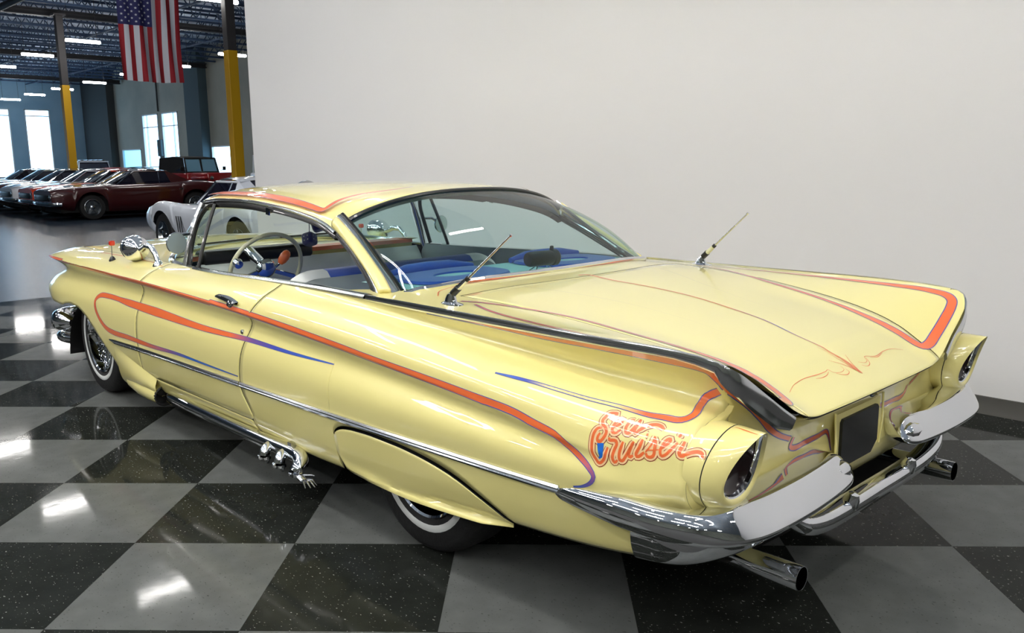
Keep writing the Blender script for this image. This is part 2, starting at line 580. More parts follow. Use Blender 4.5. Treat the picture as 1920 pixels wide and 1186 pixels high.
for y in (-11.0, -6.5, -15.5, -2.2):
    g = MB().bar((14, y, 6.8), (62.5, y, 6.8), .06, .06)
    tag(g.build('joist_bridging', 'joist_steel', smooth=False), 'thin bridging bar tying the roof joists', kind='structure', group='joist bridging')
tag(MB().tube([(14, -5.6, 6.35), (62, -5.6, 6.35)], .11, 10).build('ceiling_pipe', 'girder_steel'), 'dark pipe running along the hall under the joists', kind='structure')

# columns: a grey steel post painted yellow to above head height
for x, lab in ((17.77, 'square steel column, yellow below, beside the edge of the partition wall'), (30.41, 'square steel column, yellow below, rising behind the orange striped car'), (43.05, 'distant square steel column, yellow below, hidden behind the parked cars')):
    if x > 40: continue
    r = empty('steel_column', (x, -7.87, 0))
    tag(r, lab, 'column', 'hall columns')
    MB().box(-.13, .13, -.13, .13, 0, 4.2).build('painted_guard', 'column_yellow', r, smooth=False, bevel=.015)
    MB().box(-.12, .12, -.12, .12, 4.2, 6.6).build('post', 'column_grey', r, smooth=False, bevel=.015)
    MB().box(-.2, .2, -.2, .2, 6.56, 6.62).build('cap_plate', 'column_grey', r, smooth=False)

# tube lamps hung in rows
lamp = empty('strip_lamp')
tag(lamp, 'hanging strip lamp with a glowing diffuser in the rows under the roof', 'lamp', 'hanging strip lamps')
MB().box(-.03, .03, -.56, .56, .09, .12).build('housing', 'lamp_body', lamp, smooth=False, bevel=.01)
gm = MB()
pts = [(.08 * math.cos(a), -.045 * math.sin(a) + .05) for a in np.linspace(0, 2 * math.pi, 14, endpoint=False)]
gm.grid([[(x, y, z) for x, z in pts] for y in (-.54, .54)], close_v=True)
gm.face([(x, -.54, z) for x, z in pts]).face([(x, .54, z) for x, z in pts][::-1])
gm.build('diffuser', 'lamp_glow', lamp)
for y in (-.45, .45):
    MB().tube([(0, y, .1), (0, y, 2.3)], .008, 5).build('hanger', 'conduit_black', lamp)
first = True
for y, x0, nx in ((-13.4, 28.7, 7), (-7.9, 18.45, 5), (-2.4, -9.6, 7), (3.1, -14.6, 7), (8.6, -14.6, 7), (14.1, -14.6, 6)):
    for k in range(nx):
        o = lamp if first else copy_tree(lamp)
        first = False
        o.location = (x0 + 4.97 * k, y - .05, 5.45)
        if y < -7 or (y < -2 and x0 + 4.97 * k > 3):
            o['label'] = 'hanging strip lamp, %s from the near end of the row %s' % (('first', 'second', 'third', 'fourth', 'fifth', 'sixth', 'seventh')[k], 'along the side wall' if y < -13 else 'over the parked coupes' if y < -7 else 'above the partition wall')
        elif y > 0:
            o['label'] = 'hanging strip lamp left of the picture, over the open floor'
        else:
            o['label'] = 'hanging strip lamp above the partition wall, out of the picture'

# longer twin tube fixtures over the display bay
bay = empty('bay_lamp')
tag(bay, 'long twin tube lamp hung over the display bay, above the picture', 'lamp', 'display bay lamps')
MB().box(-1.2, 1.2, -.12, .12, .05, .11).build('housing', 'lamp_body', bay, smooth=False, bevel=.01)
for y in (-.06, .06):
    MB().tube([(-1.17, y, .03), (1.17, y, .03)], .03, 10).build('tube', 'bay_glow', bay)
for x in (-1.0, 1.0):
    MB().tube([(x, 0, .11), (x, 0, 3.3)], .008, 5).build('hanger', 'conduit_black', bay)
first = True
for y in (2.0, 4.6, 7.2):
    for k in range(5):
        o = bay if first else copy_tree(bay)
        first = False
        o.location = (-6.4 + 3.2 * k, y, 4.4)
# ------------------------------------------------------------------ the yellow car
car = empty('lowrider_car')
tag(car, 'long pale yellow two-door hardtop with orange pinstripes, tail fins and side pipes', 'car')

XS = [-2.0, -1.85, -1.6, -1.2, -0.8, -0.3, 0.3, 0.9, 1.4, 1.9, 2.29, 2.7, 3.0]
# body side rails from the sill up, (y, z) at each station XS
RT = {
    'under': [(.62, .37), (.64, .34), (.66, .32), (.68, .28), (.68, .25), (.66, .22), (.66, .20), (.66, .19), (.66, .18), (.66, .18), (.66, .3), (.66, .3), (.66, .34)],
    'bottom': [(.83, .36), (.90, .335), (.93, .312), (.94, .285), (.945, .255), (.935, .225), (.90, .205), (.885, .19), (.885, .175), (.93, .16), (.95, .25), (.94, .32), (.90, .36)],
    'sill': [(.855, .43), (.93, .41), (.965, .385), (.972, .345), (.97, .315), (.966, .29), (.962, .285), (.960, .285), (.962, .288), (.968, .30), (.97, .34), (.95, .38), (.91, .40)],
    'trim': [(.89, .50), (.95, .495), (.985, .488), (.992, .478), (.993, .468), (.992, .458), (.99, .448), (.989, .44), (.988, .432), (.987, .42), (.985, .44), (.975, .46), (.93, .46)],
    'mid': [(.925, .545), (.965, .55), (.995, .56), (1.0, .57), (1.0, .575), (.995, .585), (.99, .60), (.988, .60), (.986, .60), (.984, .605), (.982, .61), (.972, .61), (.95, .60)],
    'hollow': [(.935, .58), (.962, .59), (.978, .61), (.968, .645), (.962, .672), (.957, .70), (.952, .725), (.948, .737), (.945, .745), (.938, .745), (.925, .742), (.90, .738), (.865, .738)],
    'crease': [(.932, .605), (.958, .62), (.984, .643), (.986, .686), (.984, .713), (.981, .742), (.976, .770), (.973, .787), (.971, .80), (.968, .805), (.965, .808), (.957, .81), (.935, .81)],
    'torso': [(.918, .675), (.94, .69), (.965, .71), (.975, .74), (.975, .765), (.97, .79), (.957, .81), (.95, .82), (.942, .825), (.937, .829), (.93, .832), (.92, .832), (.895, .83)],
    'torso_top': [(.855, .733), (.87, .746), (.90, .765), (.915, .795), (.925, .82), (.93, .84), (.925, .85), (.91, .853), (.90, .853), (.89, .853), (.88, .853), (.87, .85), (.845, .846)],
    'hollow_top': [(.745, .765), (.768, .783), (.80, .80), (.83, .83), (.855, .855), (.875, .878), (.88, .883), (.87, .873), (.85, .872), (.83, .870), (.82, .867), (.81, .862), (.79, .857)],
    'fin': [(.842, .902), (.852, .911), (.868, .913), (.866, .912), (.862, .912), (.856, .912), (.846, .902), (.836, .888), (.80, .886), (.77, .882), (.76, .877), (.75, .87), (.73, .863)],
}
RN = list(RT)
RF = {k: (pchip(XS, [p[0] for p in v]), pchip(XS, [p[1] for p in v])) for k, v in RT.items()}
CREASES = ('crease',)
NS = 7          # samples per rail span


def section(x):
    """polyline of the left body side at station x, bottom to top: list of (y, z)"""
    pts = [(RF[k][0](x), RF[k][1](x)) for k in RN]
    c = RN.index('crease')
    lo = spline(pts[:c + 1], NS)
    hi = spline(pts[c:], NS)
    return np.array(lo[:-1] + hi)


_sec = {}


def sec(x):
    q = float(x) / .02
    i = math.floor(q)
    for k in (i, i + 1):
        if k not in _sec: _sec[k] = section(k * .02)
    return _sec[i] * (1 - (q - i)) + _sec[i + 1] * (q - i)


def cut_at(P, z):
    """parameter on the polyline P where height z is first reached, from the sill up"""
    for i in range(NS, len(P) - 1):
        if P[i][1] <= z <= P[i + 1][1]:
            return i + (z - P[i][1]) / max(P[i + 1][1] - P[i][1], 1e-9)
    return float(NS)


def at_param(P, s):
    i = min(int(s), len(P) - 2)
    return P[i] + (P[i + 1] - P[i]) * (s - i)


NROW = len(RN) * NS - NS + 1
ICREASE = RN.index('crease') * NS
ISILL = RN.index('sill') * NS


def side_panel(xf, n_x, lo_f, hi, shift=0.0, rows=46):
    """grid on the body side; xf(u, s) gives x; lo_f(x) the lower parameter; hi the upper"""
    P = []
    for i in range(n_x):
        u = i / (n_x - 1)
        col = []
        x_ref = xf(u, 30)
        lo = lo_f(x_ref)
        ss = list(np.linspace(lo, ICREASE, rows // 2, endpoint=False)) + list(np.linspace(ICREASE, hi, rows // 2)) if lo < ICREASE < hi else list(np.linspace(lo, hi, rows))
        for s in ss:
            x = xf(u, s)
            y, z = at_param(sec(x), s)
            col.append((x, y + shift, z))
        P.append(col)
    return P


def both(P):
    return [P, [[(x, -y, z) for x, y, z in r] for r in P]]


def panel_pair(name, P, m, label=None, smooth=True):
    out = []
    for k, Q in enumerate(both(P)):
        o = MB().grid(Q, flip=(k == 0)).build(name, m, car, smooth, angle=50)
        sol = o.modifiers.new('thickness', 'SOLIDIFY')
        sol.thickness = 0.004
        sol.offset = -1.0
        o.data.materials.append(M['black_gap'])
        sol.material_offset_rim = 1
        if label: o['label'] = label
        out.append(o)
    return out


GAP = 0.0028
# rear edge of the door as x against the side parameter: slants forward above the crease, kicks back at the sill
_zr = pchip([.24, .29, .31, .36, .44, .60, .72, .78, .84, .92], [.262, .262, .235, .26, .305, .275, .232, .205, .165, .11])
_zf = pchip([.24, .44, .67, .75, .80, .90], [1.47, 1.475, 1.465, 1.44, 1.42, 1.38])


def seam_x(f, s, x0):
    z = at_param(sec(x0), s)[1]
    return f(z)


def rx(s): return seam_x(_zr, s, .25)
def fx(s): return seam_x(_zf, s, 1.45)


TOP = NROW - 1
door = side_panel(lambda u, s: (rx(s) + GAP) + u * (fx(s) - rx(s) - 2 * GAP), 56, lambda x: ISILL + .1, TOP)
doors = panel_pair('door', door, 'paint_yellow')

# front fender: its lower edge follows the wheel opening
_arch = pchip([1.5, 1.6, 1.72, 1.8, 1.93, 2.03, 2.15, 2.3, 2.42, 2.54, 2.66, 2.76, 2.86, 2.95, 3.05], [.13, .13, .165, .21, .31, .385, .455, .525, .553, .558, .545, .515, .46, .41, .40])


def arch_lo(x):
    if x < 1.6: return NS + 0.01
    return max(cut_at(sec(x), _arch(x)), NS)


NOSE = {0: 2.98, NS: 2.98, 2 * NS: 3.02, 2.5 * NS: 3.11, 3 * NS: 3.19, 3.5 * NS: 3.245, 4 * NS: 3.27, 4.35 * NS: 3.255, 4.7 * NS: 3.18, 5 * NS: 3.04, 5.5 * NS: 3.09, 6 * NS: 3.14, 7 * NS: 3.12, 8 * NS: 3.10, 9 * NS: 3.08, 10 * NS: 3.06}
_nose = pchip(list(NOSE), list(NOSE.values()))


def fender_x(u, s):
    return (fx(s) + GAP) + u * (2.72 - fx(s) - GAP)


fender = side_panel(fender_x, 56, arch_lo, TOP)
# round the nose in: further columns run to the nose line and curl toward the centre
rows = len(fender[0])
ss = [None] * rows
lo = arch_lo(2.72)
ss = list(np.linspace(lo, ICREASE, rows // 2, endpoint=False)) + list(np.linspace(ICREASE, TOP, rows // 2))
for k in range(1, 19):
    t = k / 18
    col = []
    for s in ss:
        xe = _nose(s)
        y1, z1 = at_param(sec(2.999), s)
        a = t * math.pi / 2
        x = 2.72 + (xe - 2.72) * math.sin(a)
        y0, z0 = at_param(sec(min(2.72 + (xe - 2.72) * t, 2.999)), s)
        curl = 0.10 if s < ICREASE - 2 else 0.035
        col.append((x, y0 - curl * (1 - math.cos(a)) ** 1.5, z0))
    fender.append(col)
fenders = panel_pair('front_fender', fender, 'paint_yellow')
# closing face of the nose toward the grille
face_ = [[(fender[-1][j][0] + .0 - .08 * t, fender[-1][j][1] - .30 * t, fender[-1][j][2]) for j in range(rows)] for t in (0, .25, .5, .75, 1)]
panel_pair('nose_panel', face_, 'paint_yellow')

# rear quarter: lower edge steps over the fender skirt
SK = [(-1.385, .30), (-1.32, .335), (-1.27, .357), (-1.20, .385), (-1.14, .403), (-1.05, .421), (-.95, .433), (-.83, .440), (-.70, .441), (-.60, .437), (-.53, .43), (-.48, .418), (-.45, .402), (-.43, .38), (-.422, .355), (-.425, .325), (-.44, .295), (-.47, .265), (-.50, .245)]
_sk_top = pchip([p[0] for p in SK[:14]], [p[1] for p in SK[:14]])


def quarter_lo(x):
    if -1.385 < x < -.4295: return cut_at(sec(x), _sk_top(x) + .007)
    return NS + .01


qx = sorted(set(list(np.linspace(-2.0, -1.385, 26)) + list(np.linspace(-1.385, -.47, 44)) + list(np.linspace(-.47, -.425, 14)) + list(np.linspace(-.425, .25, 26))))
quarter = []
for i, xq in enumerate(qx):
    lo = quarter_lo(xq)
    ss = list(np.linspace(lo, ICREASE, 23, endpoint=False)) + list(np.linspace(ICREASE, TOP, 23))
    w = max(0.0, min(1.0, (xq + .35) / .6))           # only the last columns bend to the door seam
    w = w * w
    quarter.append([(lambda x: (x,) + tuple(at_param(sec(x), s)))(xq + w * (rx(s) - GAP - .25) if s > ISILL else xq + w * (rx(ISILL + .1) - GAP - .25)) for s in ss])
quarters = panel_pair('quarter_panel', quarter, 'paint_yellow')
# rocker under the door
rock = []
for x in np.linspace(.262, 1.47, 30):
    rock.append([(x,) + tuple(at_param(sec(x), s)) for s in np.linspace(NS * .2, ISILL - .12, 14)])
panel_pair('rocker_panel', rock, 'paint_yellow')
# fender skirt, standing a little proud with a rolled lower lip
sk = []
for i in range(40):
    t = i / 39
    x = -1.375 + t * (1.375 - .4365)
    zt_ = _sk_top(x) - .005
    zl = pchip([-1.385, -1.2, -.8, -.5, -.43], [.285, .262, .240, .245, .33])(x)
    col = []
    for j in range(16):
        v = j / 15
        z = zl + (zt_ - zl) * v
        P_ = sec(x)
        s = cut_at(P_, z) if z > P_[NS][1] else NS * (1 - (P_[NS][1] - z) * 2)
        y = at_param(P_, max(s, 0))[0] if z > P_[NS][1] else P_[NS][0]
        lip = max(0.0, 1 - (z - zl) / .035)
        col.append((x, y + .004 + .022 * lip ** 1.5 * min(1, 8 * t) * min(1, 5 * (1 - t)), z))
    sk.append(col)
panel_pair('fender_skirt', sk, 'paint_yellow')
# dark liner a little inside, so that seams and openings read dark
lin_ = []
for x in np.linspace(-1.98, 1.55, 60):
    lin_.append([(x, at_param(sec(x), s)[0] - .03, at_param(sec(x), s)[1]) for s in np.linspace(NS * 1.0, TOP - 4, 26)])
panel_pair('inner_liner', lin_, 'black_gap')
MB().grid([[(x, y, z) for y, z in ((.64, .26), (.3, .24), (-.3, .24), (-.64, .26))] for x in (-1.95, -1.0, 0, 1.5, 2.9)]).build('underbody', 'under_black', car)

# ------------------------------------------------------------ deck, fins, hood
_zc = pchip([-2.10, -2.085, -2.06, -2.03, -1.93, -1.81, -1.48, -1.26, -1.01, -.84, -.6], [.682, .694, .708, .722, .772, .808, .866, .900, .928, .938, .945])
YF = RF['fin'][0]
ZF = RF['fin'][1]


def deck_z(x, y):
    yf, zf = YF(max(x, -2.0)), ZF(max(x, -2.0))
    zc = _zc(x) + (0.004 if x > -1.9 else 0) * (1 - (y / .6) ** 2 if abs(y) < .6 else 0)
    a = abs(y)
    k = .50
    if a <= k - .1: return zc
    # smooth elbow, then a straight ramp up to the fin
    sl = (zf - zc) / (yf - k)
    if a < k + .1:
        t = (a - (k - .1)) / .2
        return zc + sl * .1 * t * t
    return zc + sl * (a - k)


_xr = pchip([0, .48, .56, .635, .735, .80, .83, .845], [-2.10, -2.097, -2.092, -2.088, -2.086, -2.066, -2.045, -2.02])
_glass_base = pchip([0, .33, .61, .72, .76], [-.70, -.685, -.645, -.60, -.56])


def deck_panel(t0f, t1f, xa_f, nx, ny):
    P = []
    for i in range(nx):
        v = i / (nx - 1)
        row = []
        for j in range(ny):
            w_ = j / (ny - 1)
            tt = t0f(v) + (t1f(v) - t0f(v)) * w_
            yr = abs(tt)
            xa, xb = xa_f(tt), _xr(min(yr, .845))
            ve = 1 - (1 - v) ** 1.35
            x = xa + (xb - xa) * ve
            y = tt * YF(max(x, -2.0)) / .845
            row.append((x, y, deck_z(x, y)))
        P.append(row)
    return P


LIDX = -.88
_lid = lambda v: .655 - .165 * v ** 1.2
lid = deck_panel(lambda v: -_lid(v), lambda v: _lid(v), lambda t: LIDX - .003 + .05 * (t / .65) ** 2, 50, 56)
o = MB().grid(lid, flip=True).build('deck_lid', 'paint_yellow', car, angle=60)
sol = o.modifiers.new('thickness', 'SOLIDIFY'); sol.thickness = .012; sol.offset = -1; o.data.materials.append(M['black_gap']); sol.material_offset_rim = 1
wing = deck_panel(lambda v: _lid(v) + .0045, lambda v: .845, lambda t: LIDX + .003 + .05 * (min(t, .66) / .65) ** 2, 50, 16)
for k, Q in enumerate(both(wing)):
    o = MB().grid(Q, flip=(k == 0)).build('fin_top', 'paint_yellow', car, angle=60)
tul = []
for i in range(14):
    v = i / 13
    row = []
    for j in range(61):
        tt = -.845 + 1.69 * j / 60
        xa = _glass_base(min(abs(tt), .76)) + .05 + max(0, abs(tt) - .70) * 1.6
        xb = LIDX + .003 + .05 * (min(abs(tt), .66) / .65) ** 2
        x = xa + (xb - xa) * v
        y = tt * YF(x) / .845
        row.append((x, y, deck_z(x, y)))
    tul.append(row)
MB().grid(tul, flip=True).build('rear_shelf_panel', 'paint_yellow', car, angle=60)
und = [[(x, y, deck_z(x, y) - .03) for y in np.linspace(-.78, .78, 21)] for x in np.linspace(-2.05, -.7, 14)]
MB().grid(und).build('trunk_liner', 'black_gap', car)

# under-fin band and rear panel: sweep around the tail
fin_path = [(-1.98, .842, .9035), (-2.02, .842, .896), (-2.045, .832, .885), (-2.066, .805, .864), (-2.084, .735, .812), (-2.086, .635, .750), (-2.092, .56, .704), (-2.096, .48, .690), (-2.10, .3, .684), (-2.10, 0, .682)]
hol_path = [(-2.0, .745, .765), (-2.01, .735, .760), (-2.015, .715, .752), (-2.02, .69, .740), (-2.025, .63, .700), (-2.03, .56, .668), (-2.034, .50, .655), (-2.036, .44, .648), (-2.038, .28, .645), (-2.038, 0, .645)]
bot_path = [(-1.99, .80, .45), (-1.995, .79, .45), (-2.0, .77, .45), (-2.005, .73, .45), (-2.012, .64, .45), (-2.018, .56, .45), (-2.02, .48, .45), (-2.02, .42, .45), (-2.022, .27, .45), (-2.022, 0, .45)]
fp, hp, bp_ = spline(fin_path, 5), spline(hol_path, 5), spline(bot_path, 5)
rp = []
for a, b, c in zip(fp, hp, bp_):
    col = []
    for t in np.linspace(0, 1, 10):          # lip overhang: straight back under, then a soft hollow
        q = a + (b - a) * t
        q = q + np.array([.022 * math.sin(t * math.pi), 0, .012 * math.sin(t * math.pi)])
        col.append(tuple(q))
    for t in np.linspace(0, 1, 12)[1:]:
        q = b + (c - b) * t
        q = q + np.array([.02 * math.sin(t * math.pi), 0, 0])
        col.append(tuple(q))
    rp.append(col)
full = rp + [[(x, -y, z) for x, y, z in r] for r in rp[-2::-1]]
MB().grid(full).build('rear_panel', 'paint_yellow', car, angle=45)
# pan below the rear panel
pan = [[(-2.022 + .10 * t * t, y * (1 - .06 * t), .45 - .15 * t) for t in np.linspace(0, 1, 8)] for y in np.linspace(.80, -.80, 25)]
MB().grid(pan).build('rear_pan', 'paint_yellow', car)

# hood and cowl
hood = []
_zh = pchip([1.1, 1.7, 1.9, 2.3, 2.8, 3.0, 3.08], [.90, .915, .925, .925, .905, .885, .84])
for x in np.linspace(1.30, 3.06, 40):
    yf, zf = RF['fin'][0](min(x, 3.0)), RF['fin'][1](min(x, 3.0))
    row = []
    for t in np.linspace(-1, 1, 41):
        y = t * yf
        row.append((x - .04 * (1 - abs(t)) if x > 3 else x, y, zf + (_zh(x) - zf) * (1 - abs(t) ** 2.2) - (.03 if x > 3.03 else 0)))
    hood.append(row)
MB().grid(hood).build('hood', 'paint_yellow', car)
nose = [[(3.05 - .01 * t, y, .83 - .40 * t) for t in np.linspace(0, 1, 6)] for y in np.linspace(-.66, .66, 12)]
MB().grid(nose, flip=True).build('grille_backing', 'black_plastic', car)
for k in range(13):
    z = .52 + .018 * k
    MB().bar((3.07, -.62, z), (3.07, .62, z), .012, .007).build('grille_bar', 'chrome', car, smooth=False)
for s in (-1, 1):
    for y, z in ((.80, .655), (.62, .575)):
        hb = MB().lathe([(.0, .045), (.05, .04), (.082, .02), (.085, 0)], (3.08, s * (y - .06), z), (1, 0, 0), 20)
        hl = hb.build('headlamp', 'glass_clear', car)
        MB().lathe([(.085, 0), (.095, .012), (.10, -.02), (.08, -.05), (0, -.05)], (3.08, s * (y - .06), z), (1, 0, 0), 20).build('bezel', 'chrome', hl)
# ------------------------------------------------------------ tail lamp pods
def pod_ring(x, R, pinch, tilt, n=40):
    """one ring of the pod; tilt pushes the top of the ring rearward"""
    out = []
    for k in range(n):
        a = 2 * math.pi * k / n
        up = (1 + math.cos(a)) / 2
        y = R * math.sin(a) * (1 - pinch * up ** 1.5)
        z = R * math.cos(a)
        out.append((x - tilt * (up ** 2.0), y, z + .018 * max(0.0, min(1.0, (.116 - R) / .02))))
    return out


for s in (1, -1):
    cy, cz = .818, .622
    mv = lambda ring: [(x, s * (cy + y), cz + z) for x, y, z in ring]
    rings = [mv(pod_ring(x, R, p, t)) for x, R, p, t in ((-1.984, .1165, 0, .012), (-2.0, .117, 0, .02), (-2.04, .115, .12, .035), (-2.065, .110, .28, .052), (-2.078, .107, .42, .060), (-2.084, .102, .50, .066), (-2.083, .097, .54, .065), (-2.078, .093, .56, .062))]
    pod = MB().grid(rings, close_v=True, flip=(s < 0)).build('tail_lamp_pod', 'paint_yellow', car, angle=60)
    rim = [mv(pod_ring(x, R, p, t)) for x, R, p, t in ((-2.078, .093, .56, .062), (-2.075, .089, .57, .060), (-2.066, .087, .57, .055), (-2.06, .085, .56, .05))]
    MB().grid(rim, close_v=True, flip=(s < 0)).build('lamp_rim', 'chrome', pod)
    ln = [mv(pod_ring(x, R, p, t)) for x, R, p, t in ((-2.064, .0865, .57, .054), (-2.052, .075, .5, .042), (-2.046, .045, .3, .02), (-2.045, .001, 0, 0))]
    MB().grid(ln, close_v=True, flip=(s < 0)).build('lens', 'lens_dark', pod)
    MB().grid([mv(pod_ring(-2.030, .1165, .09, .031)), mv(pod_ring(-2.0325, .1163, .10, .032))], close_v=True, flip=(s < 0)).build('seam', 'black_gap', pod)

capq = sec(-1.999)
ends_ = [np.array((-1.999,) + tuple(at_param(capq, q))) for q in np.linspace(ISILL, 9 * NS, 26)]
back_ = resample([(-2.0, .80, .44), (-2.0, .80, .50), (-2.0, .77, .62), (-2.0, .745, .70), (-2.0, .745, .765)], 26)
for s in (1, -1):
    MB().grid([[(p[0] - .016 * math.sin(math.pi * t), s * p[1], p[2]) for p in [a + (b - a) * t for a, b in zip(ends_, back_)]] for t in np.linspace(0, 1, 5)], flip=(s < 0)).build('tail_closing_panel', 'paint_yellow', car, angle=60)

# ------------------------------------------------------------ bumpers
def sweep(path, secf, up=(0, 0, 1)):
    """path of (x, y); secf(t) -> list of (outward, z); returns a grid of points"""
    P = []
    N = len(path)
    for i in range(N):
        a, b = np.array(path[max(i - 1, 0)]), np.array(path[min(i + 1, N - 1)])
        d = (b - a) / np.linalg.norm(b - a)
        nrm = np.array([d[1], -d[0]])
        P.append([(path[i][0] + nrm[0] * o, path[i][1] + nrm[1] * o, z) for o, z in secf(i / (N - 1))])
    return P


bump_path = resample(spline([(-1.575, .974), (-1.70, .982), (-1.85, .983), (-1.96, .972), (-2.045, .935), (-2.10, .87), (-2.126, .77), (-2.136, .60), (-2.130, .42), (-2.115, .28), (-2.095, .20)], 10), 110)


def bumper_sec(t):
    """side: a rounded blade; rear: flat ledge, crisp edge, then a face leaning forward at the top"""
    k = (.52 + .48 * min(1.0, t / .20)) * min(1.0, math.sqrt(max(t, 0) / .03))
    if t > .93: k *= math.sqrt(max(.0, 1 - ((t - .93) / .07) ** 2)) * .96 + .04
    k = max(k, .05)
    back = min(1.0, max(0.0, (t - .34) / .2))
    back = back * back * (3 - 2 * back)
    side = [(-.03, .524), (-.016, .527), (-.004, .524), (.002, .521), (.012, .510), (.020, .492), (.022, .474), (.018, .456), (.010, .445), (-.004, .440), (-.02, .440), (-.03, .45)]
    rear = [(-.115, .536), (-.07, .534), (-.036, .529), (-.028, .526), (-.022, .520), (-.004, .499), (.014, .476), (.026, .457), (.024, .445), (.008, .438), (-.05, .438), (-.115, .46)]
    out = []
    for (a, za), (b, zb2) in zip(side, rear):
        o_, z_ = a + (b - a) * back, za + (zb2 - za) * back
        zc = .482 - .010 * (1 - k)
        out.append((o_ * (k if (t > .5 or o_ > 0) else 1), zc + (z_ - .482) * k))
    return out


for s in (1, -1):
    P = [spline(r, 3, closed=True) for r in sweep(bump_path, bumper_sec)]
    P = [[(x, s * y, z) for x, y, z in r] for r in P]
    mb = MB().grid(P, close_v=True, flip=(s < 0))
    mb.face(P[0] if s < 0 else P[0][::-1]).face(P[-1][::-1] if s < 0 else P[-1])
    rb = mb.build('rear_bumper', 'chrome', car, angle=60)
    # end cone on the inner end
    e = bump_path[-1]
    MB().lathe([(.0, -.06), (.026, -.055), (.034, -.01), (.028, .016), (.016, .034), (.0, .042)], (e[0] + .0, s * (e[1] + .055), .478), (.1, -s * 1.0, 0), 20).build('end_cone', 'chrome', rb)
    # lower wing that closes the corner under the bumper
    wing_path = resample(spline([(-1.835, .948), (-1.93, .930), (-2.00, .885), (-2.05, .80), (-2.075, .68), (-2.085, .56)], 6), 28)

    def wing_sec(t):
        zb1 = .318 + .03 * t
        return [(-.004, .452), (.0, .43), (-.002, .40), (-.012, .365), (-.035, zb1 + .012), (-.08, zb1)]
    P = [spline(r, 4) for r in sweep(wing_path, wing_sec)]
    P = [[(x, s * y, z) for x, y, z in r] for r in P]
    o = MB().grid(P, flip=(s < 0)).build('bumper_wing', 'chrome', car, angle=60)
# low centre bar slung between the bumper ends
bar_p = spline([(-2.075, .56, .415), (-2.10, .50, .375), (-2.105, .40, .352), (-2.108, .2, .345), (-2.108, 0, .345), (-2.108, -.2, .345), (-2.105, -.40, .352), (-2.10, -.50, .375), (-2.085, -.55, .415), (-2.08, -.565, .44)], 5)
P = []
for i, p in enumerate(bar_p):
    ring = []
    for o_, z in ((.035, .028), (-.01, .034), (-.022, .024), (-.026, .0), (-.02, -.02), (0, -.026), (.03, -.02)):
        ring.append((p[0] + o_, p[1], p[2] + z))
    P.append(ring)
mb = MB().grid(P, close_v=True)
cb = mb.build('bumper_bar', 'chrome', car, angle=60)
for y in (.22, -.22):
    MB().lathe([(0, .03), (.016, .026), (.024, .008), (.026, -.02)], (-2.118, y, .375), (-.3, 0, 1), 14).build('bar_clamp', 'chrome', cb)
# plate recess between the bumpers
MB().grid([[(-2.024 - .006 * q, y, z) for q, y, z in ((1, .165, .615), (1, .165, .45))], [(-2.03, -.165, .615), (-2.03, -.165, .45)]], flip=False).build('plate_surround', 'paint_yellow', car, smooth=False)
plate = MB()
pp = [(.135, .585), (.125, .595), (-.125, .595), (-.135, .585), (-.135, .47), (-.09, .435), (.09, .435), (.135, .47)]
plate.face([(-2.040, y, z) for y, z in pp][::-1])
plate.grid([[(-2.040, y, z) for y, z in pp], [(-2.026, y, z) for y, z in pp]], close_v=True)
plate.build('licence_plate', 'plate_black', car, smooth=False)
for s in (1, -1):
    MB().tube([(-2.034, s * .178, .625), (-2.038, s * .172, .53), (-2.034, s * .165, .45)], .004, 6).build('plate_moulding', 'paint_yellow', car)
MB().tube([(-2.078, 0.0, .664), (-2.066, 0.0, .655)], .012, 10, squash=((0, 0, 1), .5)).build('trunk_lock', 'chrome', car)

# front bumper (its left end shows past the wheel)
fb_path = resample(spline([(2.84, .90), (2.97, .925), (3.10, .90), (3.19, .80), (3.22, .55), (3.23, 0)], 8), 40)


def fb_sec(t):
    k = min(1.0, .35 + math.sqrt(t / .12) * .65) if t < .12 else 1.0
    return [(.0, .385 + .06 * k), (-.03 * k, .385 + .045 * k), (-.045 * k, .385), (-.035 * k, .385 - .05 * k), (-.01, .385 - .065 * k), (.04, .385 - .05 * k), (.04, .385 + .05 * k)]


def fb_low(t):
    return [(.02, .30), (-.015, .29), (-.02, .265), (-.01, .245), (.03, .24), (.05, .27)]


for fn, nm in ((fb_sec, 'front_bumper'), (fb_low, 'front_bumper_bar')):
    L = sweep(fb_path, fn)
    P = [spline(r, 3, closed=True) for r in L]
    P = P + [[(x, -y, z) for x, y, z in r] for r in P[-2::-1]]
    mb = MB().grid(P, close_v=True)
    mb.face(P[0]).face(P[-1])
    mb.build(nm, 'chrome', car, angle=60)

# ------------------------------------------------------------ trim strip along the side
def side_pt(x, s):
    y, z = at_param(sec(x), s)
    return np.array([x, y, z])


ITRIM = RN.index('trim') * NS
for sgn in (1, -1):
    for a, b in ((-1.61, .300), (.310, 1.468), (1.476, 1.905)):
        P = []
        for x in np.linspace(a, b, 40):
            y, z = at_param(sec(x), ITRIM)
            e = min(1.0, .25 + (1.905 - x) / .12) if b > 1.5 else 1.0
            P.append([(x, sgn * (y + o * e), z + q * e) for o, q in ((-.004, -.014), (.007, -.012), (.011, -.005), (.007, -.001), (.007, .001), (.011, .005), (.007, .012), (-.004, .014))])
        mb = MB().grid(P, close_v=True, flip=(sgn > 0))
        mb.face(P[0]).face(P[-1])
        mb.build('side_moulding', 'chrome_satin', car, angle=30)

